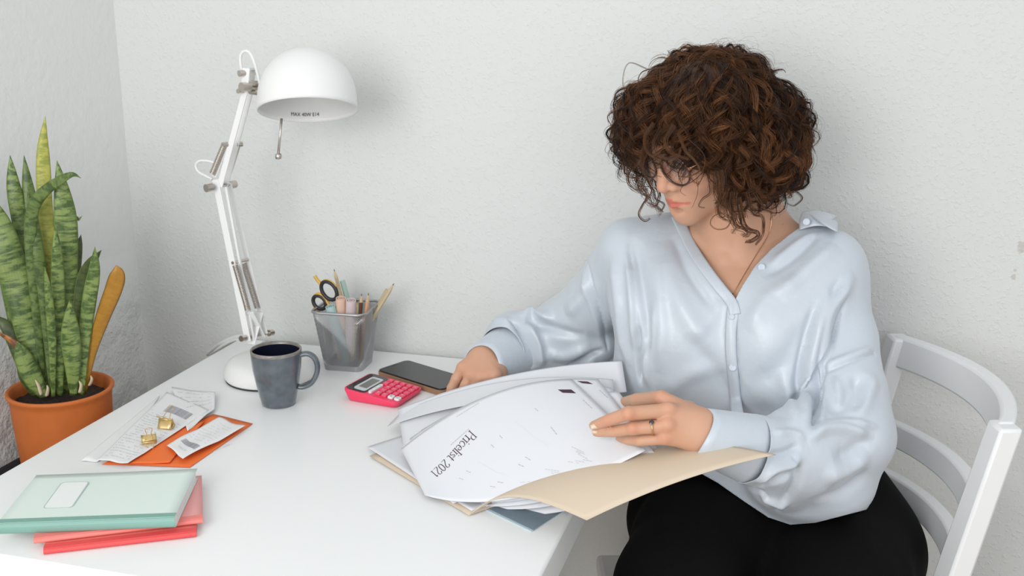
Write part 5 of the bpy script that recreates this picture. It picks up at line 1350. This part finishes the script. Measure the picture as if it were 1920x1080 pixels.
def pxlock(pts, y, n, width, amp, turns, rad=.00030, tint=.5, dy=0):
    """a lock whose centre line is read from the picture"""
    C_ = catmull([(*p, 0) for p in pts], NP_)[:, :2]; t = np.linspace(0, 1, NP_)
    P = np.array([W(C_[i, 0], C_[i, 1], y+dy*t[i]) for i in range(NP_)])
    T_ = np.gradient(P, axis=0); T_ /= np.linalg.norm(T_, axis=1)[:, None]; u = np.cross(T_, [0.1, 1, 0]); u /= np.linalg.norm(u, axis=1)[:, None]; w = np.cross(T_, u)
    ph0 = hr.uniform(0, 6.28); ang = ph0+2*math.pi*turns*t
    for k in range(n):
        oa, ob = hr.normal(0, 1, 2)*width*.5; a2 = amp*hr.uniform(.6, 1.2)*np.clip(t*2, 0, 1); an = ang+hr.normal(0, .3)
        S_ = P+(u*np.cos(an)[:, None]+w*np.sin(an)[:, None])*a2[:, None]+(u*oa+w*ob)*(1-.5*t)[:, None]
        strands.append(S_); radii.append(rad*hr.uniform(.8, 1.2)*(1-.6*t**2)); q = np.clip(tint+hr.uniform(-.2, .25), 0, 1)
        cols.append(np.array([.022, .009, .0045])*(1-q)+np.array([.16, .066, .025])*q)
# named locks seen against the neck, cheek and far shoulder
for a in (([(1345, 350), (1352, 380), (1372, 398), (1365, 425), (1345, 430), (1332, 420), (1338, 405), (1355, 398)], 1.44, 5, .0018, .0005, 1), ([(1385, 370), (1392, 410), (1405, 430), (1420, 440), (1408, 455), (1398, 452)], 1.45, 22, .006, .0025, 2),
          ([(1375, 360), (1372, 400), (1385, 420), (1400, 436), (1395, 445)], 1.44, 22, .007, .003, 2), ([(1400, 360), (1412, 400), (1430, 410), (1432, 440), (1415, 458)], 1.46, 14, .004, .002, 1.5), ([(1410, 350), (1430, 385), (1445, 395), (1444, 412)], 1.47, 8, .003, .002, 1.5),
          ([(1360, 350), (1350, 385), (1358, 405), (1380, 425), (1378, 440)], 1.43, 12, .005, .003, 2), ([(1330, 330), (1332, 360), (1318, 372), (1312, 385), (1322, 388)], 1.425, 6, .002, .001, 1), ([(1345, 320), (1350, 350), (1355, 385), (1372, 400), (1392, 404)], 1.43, 26, .010, .004, 2),
          ([(1190, 300), (1180, 330), (1195, 355), (1215, 365), (1222, 385), (1240, 402)], 1.50, 14, .006, .005, 2.5), ([(1200, 310), (1215, 340), (1220, 360), (1205, 380), (1198, 400), (1208, 412), (1218, 408)], 1.49, 10, .003, .002, 1), ([(1185, 290), (1172, 305), (1178, 330), (1200, 345), (1215, 355)], 1.50, 14, .006, .005, 2),
          ([(1222, 330), (1230, 350), (1232, 380), (1238, 400)], 1.53, 14, .006, .003, 2), ([(1212, 335), (1225, 360), (1240, 380), (1245, 395)], 1.54, 12, .005, .003, 2), ([(1195, 330), (1200, 350), (1222, 378), (1236, 382)], 1.52, 12, .005, .004, 2.5),
          ([(1215, 130), (1180, 118), (1168, 145), (1172, 175), (1190, 185)], 1.50, 3, .001, .0004, 1), ([(1250, 125), (1205, 135), (1195, 160), (1205, 185)], 1.49, 5, .002, .001, 1), ([(1165, 250), (1140, 270), (1135, 285), (1150, 288)], 1.50, 2, .001, .0004, 1),
          ([(1480, 350), (1505, 370), (1490, 385), (1475, 380)], 1.56, 6, .002, .001, 1), ([(1495, 200), (1510, 225), (1512, 250)], 1.58, 5, .003, .001, 1), ([(1360, 112), (1395, 105), (1430, 125), (1470, 165)], 1.56, 8, .004, .001, 1),
          ([(1240, 240), (1225, 270), (1232, 290), (1262, 296), (1275, 280)], 1.405, 10, .003, .002, 1), ([(1270, 250), (1285, 285), (1300, 300), (1312, 320), (1290, 332), (1275, 330)], 1.405, 7, .0025, .001, 1), ([(1290, 260), (1320, 290), (1318, 320), (1300, 340), (1280, 350), (1276, 360), (1286, 368)], 1.41, 3, .0012, .0005, 1),
          ([(1310, 340), (1308, 365), (1300, 385), (1296, 390)], 1.415, 1, .001, .0003, 1), ([(1225, 230), (1210, 255), (1215, 285), (1230, 300), (1245, 305)], 1.42, 12, .005, .002, 1.5), ([(1265, 235), (1250, 262), (1262, 288), (1290, 300)], 1.40, 10, .004, .002, 1.2)):
    pts, y, n, wd, am, tu = a; pxlock(pts, y, n, wd, am, tu, rad=.00032)
for i in range(120):   # flyaways
    d1 = hr.uniform(-180, 180); 
    if -40 < d1 < 50: continue
    e1 = math.radians(hr.uniform(-35, 70)); lock(rel(d1-8), e1+.7, rel(d1), e1, hr.uniform(1.0, 1.10), 2, .006, hr.uniform(.006, .014), hr.uniform(.6, 1.4), rad=.00016, tint=.7, core=0)
ST = np.array(strands); RA = np.array(radii); CO = np.array(cols); ns = len(ST)
T_ = np.gradient(ST, axis=1); T_ /= np.maximum(1e-9, np.linalg.norm(T_, axis=2))[..., None]
ref = nrm(np.array([.31, .52, .79])); U_ = np.cross(T_, ref); U_ /= np.maximum(1e-6, np.linalg.norm(U_, axis=2))[..., None]; W_ = np.cross(T_, U_)
vs = np.stack([ST+RA[..., None]*(math.cos(a)*U_+math.sin(a)*W_) for a in (0, 2.0944, 4.18879)], 2)     # ns, NP_, 3, 3
V = vs.reshape(-1, 3)
i_, j_, k_ = np.meshgrid(np.arange(ns), np.arange(NP_-1), np.arange(3), indexing='ij'); b0 = (i_*NP_+j_)*3; kn = (k_+1) % 3
Fq = np.stack([b0+k_, b0+kn, b0+3+kn, b0+3+k_], -1).reshape(-1, 4)
me = bpy.data.meshes.new('hair'); off = np.array(WORLD[person.name])
me.vertices.add(len(V)); me.vertices.foreach_set('co', (V-off).astype(np.float32).ravel())
me.loops.add(len(Fq)*4); me.loops.foreach_set('vertex_index', Fq.astype(np.int32).ravel())
me.polygons.add(len(Fq)); me.polygons.foreach_set('loop_start', np.arange(0, len(Fq)*4, 4, dtype=np.int32)); me.polygons.foreach_set('loop_total', np.full(len(Fq), 4, np.int32))
me.polygons.foreach_set('use_smooth', np.ones(len(Fq), bool)); me.update(calc_edges=True)
m_hair = attr_color(mk('curly_brown_hair', (.06, .025, .01), .42, spec=.28))
me.materials.append(m_hair)
ca = me.color_attributes.new('Col', 'FLOAT_COLOR', 'POINT')
tt = np.linspace(0, 1, NP_); CC_ = CO[:, None, :]*(0.85+.5*tt[None, :, None]); CC_ = np.repeat(CC_[:, :, None, :], 3, 2).reshape(-1, 3)
ca.data.foreach_set('color', np.c_[CC_, np.ones(len(CC_))].astype(np.float32).ravel())
hair = bpy.data.objects.new('hair', me); COL.objects.link(hair); hair.parent = person; WORLD['hair'] = off
cm = MB(); cc = []
for C_, (r_, ti_) in zip(cores, corec):
    tt_ = np.linspace(0, 1, NP_); q_ = min(1, ti_**1.6*.7)
    cm.tube(C_[::1], r_*(.35+.65*np.sin(math.pi*np.clip(tt_*.9+.08, 0, 1)))*(1-.75*tt_**3), 6, sx=.6)
    cc.append(np.tile(np.array([.010, .0042, .002])*(1-q_)+np.array([.10, .040, .0145])*q_, (NP_*6, 1)))
npmesh('curl_locks', np.array(cm.v), cm.f, attr_color(mk('hair_lock_core', (.05, .02, .01), .5, spec=.22, bump=(900, 1, .0015))), hair, attrs=np.concatenate(cc))
# inner mass that hides the scalp
hv = Vol(); 
for i in range(150):
    d1 = hr.uniform(-180, 180); fr = -52 < d1 < 64; e = math.radians(hr.uniform(8, 88) if fr else hr.uniform(-34, 80)); a = rel(d1)
    d = np.array([math.cos(e)*math.cos(a), math.cos(e)*math.sin(a), math.sin(e)]); rr_ = env(d)*(.80 if not fr else .76)
    hv.cap(HC+d*(rr_-.040), HC+d*(rr_-.016)+hr.normal(0, .004, 3), .024, .014, k=.012)
hv.ell(H(0, -.012, .031), np.array([.073, .088, .071])*HS, HM, k=.015)
v_, q_ = hv.mesh(.004)
hb = npmesh('hair_mass', v_, q_, mk('hair_inner', (.010, .0042, .0022), .7, bump=(260, 1, .006)), hair)
print('strands', ns)
# ---- glasses
m_frame = mk('tortoise_frame', (.020, .008, .005), .2, coat=.5, var=(120, (.16, .04, .02), .5)); m_gmetal = mk('gold_metal', (.72, .42, .22), .25, metal=1)
m_lens = bpy.data.materials.new('lens_glass'); m_lens.use_nodes = True; nt = m_lens.node_tree
for n_ in list(nt.nodes): nt.nodes.remove(n_)
o_ = nt.nodes.new('ShaderNodeOutputMaterial'); mx = nt.nodes.new('ShaderNodeMixShader'); tp = nt.nodes.new('ShaderNodeBsdfTransparent'); gl = nt.nodes.new('ShaderNodeBsdfGlossy'); gl.inputs['Roughness'].default_value = .05
lw = nt.nodes.new('ShaderNodeLayerWeight'); lw.inputs['Blend'].default_value = .10; ml = nt.nodes.new('ShaderNodeMath'); ml.operation = 'ADD'; ml.inputs[1].default_value = .10; nt.links.new(lw.outputs['Fresnel'], ml.inputs[0]); nt.links.new(ml.outputs[0], mx.inputs[0]); nt.links.new(tp.outputs[0], mx.inputs[1]); nt.links.new(gl.outputs[0], mx.inputs[2]); nt.links.new(mx.outputs[0], o_.inputs[0])
gls = thing('eyeglasses', H(0, .10, -.01), 'round tortoiseshell eyeglasses worn under the curly fringe', 'glasses')
for sx in (-1, 1):
    c = np.array([sx*.0335, .0985, -.009]); wrap = sx*.10; 
    loop = [H(c[0]+.0262*math.cos(q), c[1]-abs(.0262*math.cos(q)+sx*0)*0-.10*sx*(.0262*math.cos(q)), c[2]+.0245*math.sin(q)-.0) for q in np.linspace(0, 2*math.pi, 49)[:-1]]
    fr_ = MB().tube(loop, .0016, 8, closed=True).build('rim', m_frame, gls, smooth=True)
    m = MB(); m.add([H(c[0], c[1]+.001, c[2])]+loop, [(0, 1+k, 1+(k+1) % 48) for k in range(48)]); m.build('lens', m_lens, gls, smooth=True)
    MB().tube(catmull([H(sx*.0595, .0955, -.001), H(sx*.065, .090, .000), H(sx*.072, .05, -.002), H(sx*.075, 0, -.004), H(sx*.074, -.02, -.020)], 20), .0012, 8).build('temple', m_gmetal, gls, smooth=True)
    MB().box(H(sx*.0610, .0945, -.001), (.005, .004, .004), R=HM).build('hinge', m_gmetal, gls)
    MB().tube(catmull([H(sx*.0095, .099, -.012), H(sx*.0085, .094, -.014), H(sx*.0090, .091, -.017)], 8), [.0008]*5+[.002, .0022, .0014], 8).build('nose_pad', m_lens, gls, smooth=True)
MB().tube(catmull([H(-.0085, .1010, -.004), H(-.004, .1035, .000), H(.004, .1035, .000), H(.0085, .1010, -.004)], 12), .0012, 8).build('bridge', m_frame, gls, smooth=True)
# ---- necklace
pts = []
for p in ((1446, 398), (1444, 425), (1436, 448), (1420, 475), (1402, 505), (1386, 532), (1374, 552)):
    h = hit(skt, *p, .0012)
    if h is not None: pts.append(h)
nk = thing('necklace', pts[-1], 'fine gold chain necklace lying on the bare chest', 'necklace'); MB().tube(catmull(pts, 50), .00055, 6).build('chain', m_gmetal, nk, smooth=True)
# ---- ring on her ring finger
p = (kR*.55+W(1187, 804, 1.252)*.45); fd = nrm(W(1187, 804, 1.252)-kR); u = nrm(np.cross(fd, [0, 0, 1])); w_ = np.cross(fd, u)
rg = thing('finger_ring', p, 'gold ring with a dark stone on the hand holding the papers', 'ring')
MB().tube([p+.0098*(math.cos(q)*u+math.sin(q)*w_) for q in np.linspace(0, 2*math.pi, 37)[:-1]], .0008, 8, closed=True).build('band', m_gmetal, rg, smooth=True)
tow = nrm(-ray(1207, 792)+np.array([0, 0, 1])*FPX*1.1); tow = nrm(tow-fd*(tow@fd)); sc_ = p+tow*.0104
MB().lathe([(.0001, -.0012), (.0022, -.001), (.0028, 0), (.0018, .0009), (.0001, .0011)], sc_, 12, axis=tow).build('stone', mk('dark_stone', (.03, .035, .05), .08, coat=1), rg)
MB().lathe([(.0014, -.0025), (.0022, -.0012), (.0030, -.0002), (.0030, .0003)], sc_, 16, axis=tow).build('setting', m_gmetal, rg)
# ---- nails
m_nail = mk('pale_nail_varnish', (.64, .44, .38), .15, coat=.6, var=(350, (.80, .66, .42), .8))
for (px, py, dx, dy, L_, wd) in ((1115, 799, -24, 8, .0052, .0034), (1117, 809, -24, 1, .0045, .0026)):
    h = hit(skt, px, py); 
    if h is None: continue
    h2_ = hit(skt, px+dx*.3, py+dy*.3); nn = nrm(-ray(px, py)+np.array([0, 0, 1])*FPX*.35); fdv = nrm(W(px+dx, py+dy, h[1])-W(px, py, h[1])); fdv = nrm(fdv-nn*(fdv@nn)); sd = np.cross(nn, fdv)
    G = []
    for i in range(9):
        a = -1+2*i/8; r = []
        for j in range(7):
            b = -1+2*j/6; q = math.sqrt(max(0, 1-.35*max(0, a)**3-.12*max(0, -a))); r.append(h+fdv*a*L_+sd*b*wd*q+nn*(.0012-.0022*b*b-.0012*max(0, a)**2))
        G.append(r)
    MB().grid(G).build('fingernail', m_nail, person, smooth=True, thick=-.0005)
# ================================================================== CAMERA, LIGHT, WORLD
cd = bpy.data.cameras.new('camera'); cam = bpy.data.objects.new('camera', cd); COL.objects.link(cam)
cd.sensor_width = 36; cd.lens = FPX/1920*36; cd.clip_start = .05
cam.matrix_world = Matrix(((RT[0], UP[0], -FW[0], CAM[0]), (RT[1], UP[1], -FW[1], CAM[1]), (RT[2], UP[2], -FW[2], CAM[2]), (0, 0, 0, 1)))
cd.dof.use_dof = True; cd.dof.focus_distance = 1.52; cd.dof.aperture_fstop = 9.0
bpy.context.scene.camera = cam
def area(name, loc, target, size, power, col=(1, 1, 1)):
    l = bpy.data.lights.new(name, 'AREA'); l.shape = 'RECTANGLE'; l.size, l.size_y = size; l.energy = power; l.color = col
    o = bpy.data.objects.new(name, l); COL.objects.link(o); o.location = loc
    o.rotation_euler = (Vector(target)-Vector(loc)).to_track_quat('-Z', 'Y').to_euler(); return o
area('window_daylight', (-.95, -.75, 1.62), (0, 1.4, .85), (1.4, 1.4), 38, (1.0, .995, .985))
area('room_fill', (.9, -1.5, 1.8), (-.8, 1.5, .95), (2.6, 1.6), 17, (.985, .995, 1.0))  # added soft fill, placed to brighten the left wall; not a window
w = bpy.data.worlds.new('world'); bpy.context.scene.world = w; w.use_nodes = True
bg = w.node_tree.nodes['Background']; bg.inputs[0].default_value = (.93, .965, 1.0, 1); bg.inputs[1].default_value = .86
s = bpy.context.scene
s.view_settings.view_transform = 'Standard'; s.view_settings.look = 'None'; s.view_settings.gamma = 1; s.view_settings.exposure = 0.0; s.view_settings.use_curve_mapping = False
s.cycles.use_denoising = True; s.cycles.max_bounces = 8; s.cycles.transparent_max_bounces = 24; s.cycles.use_adaptive_sampling = True; s.cycles.adaptive_threshold = .015
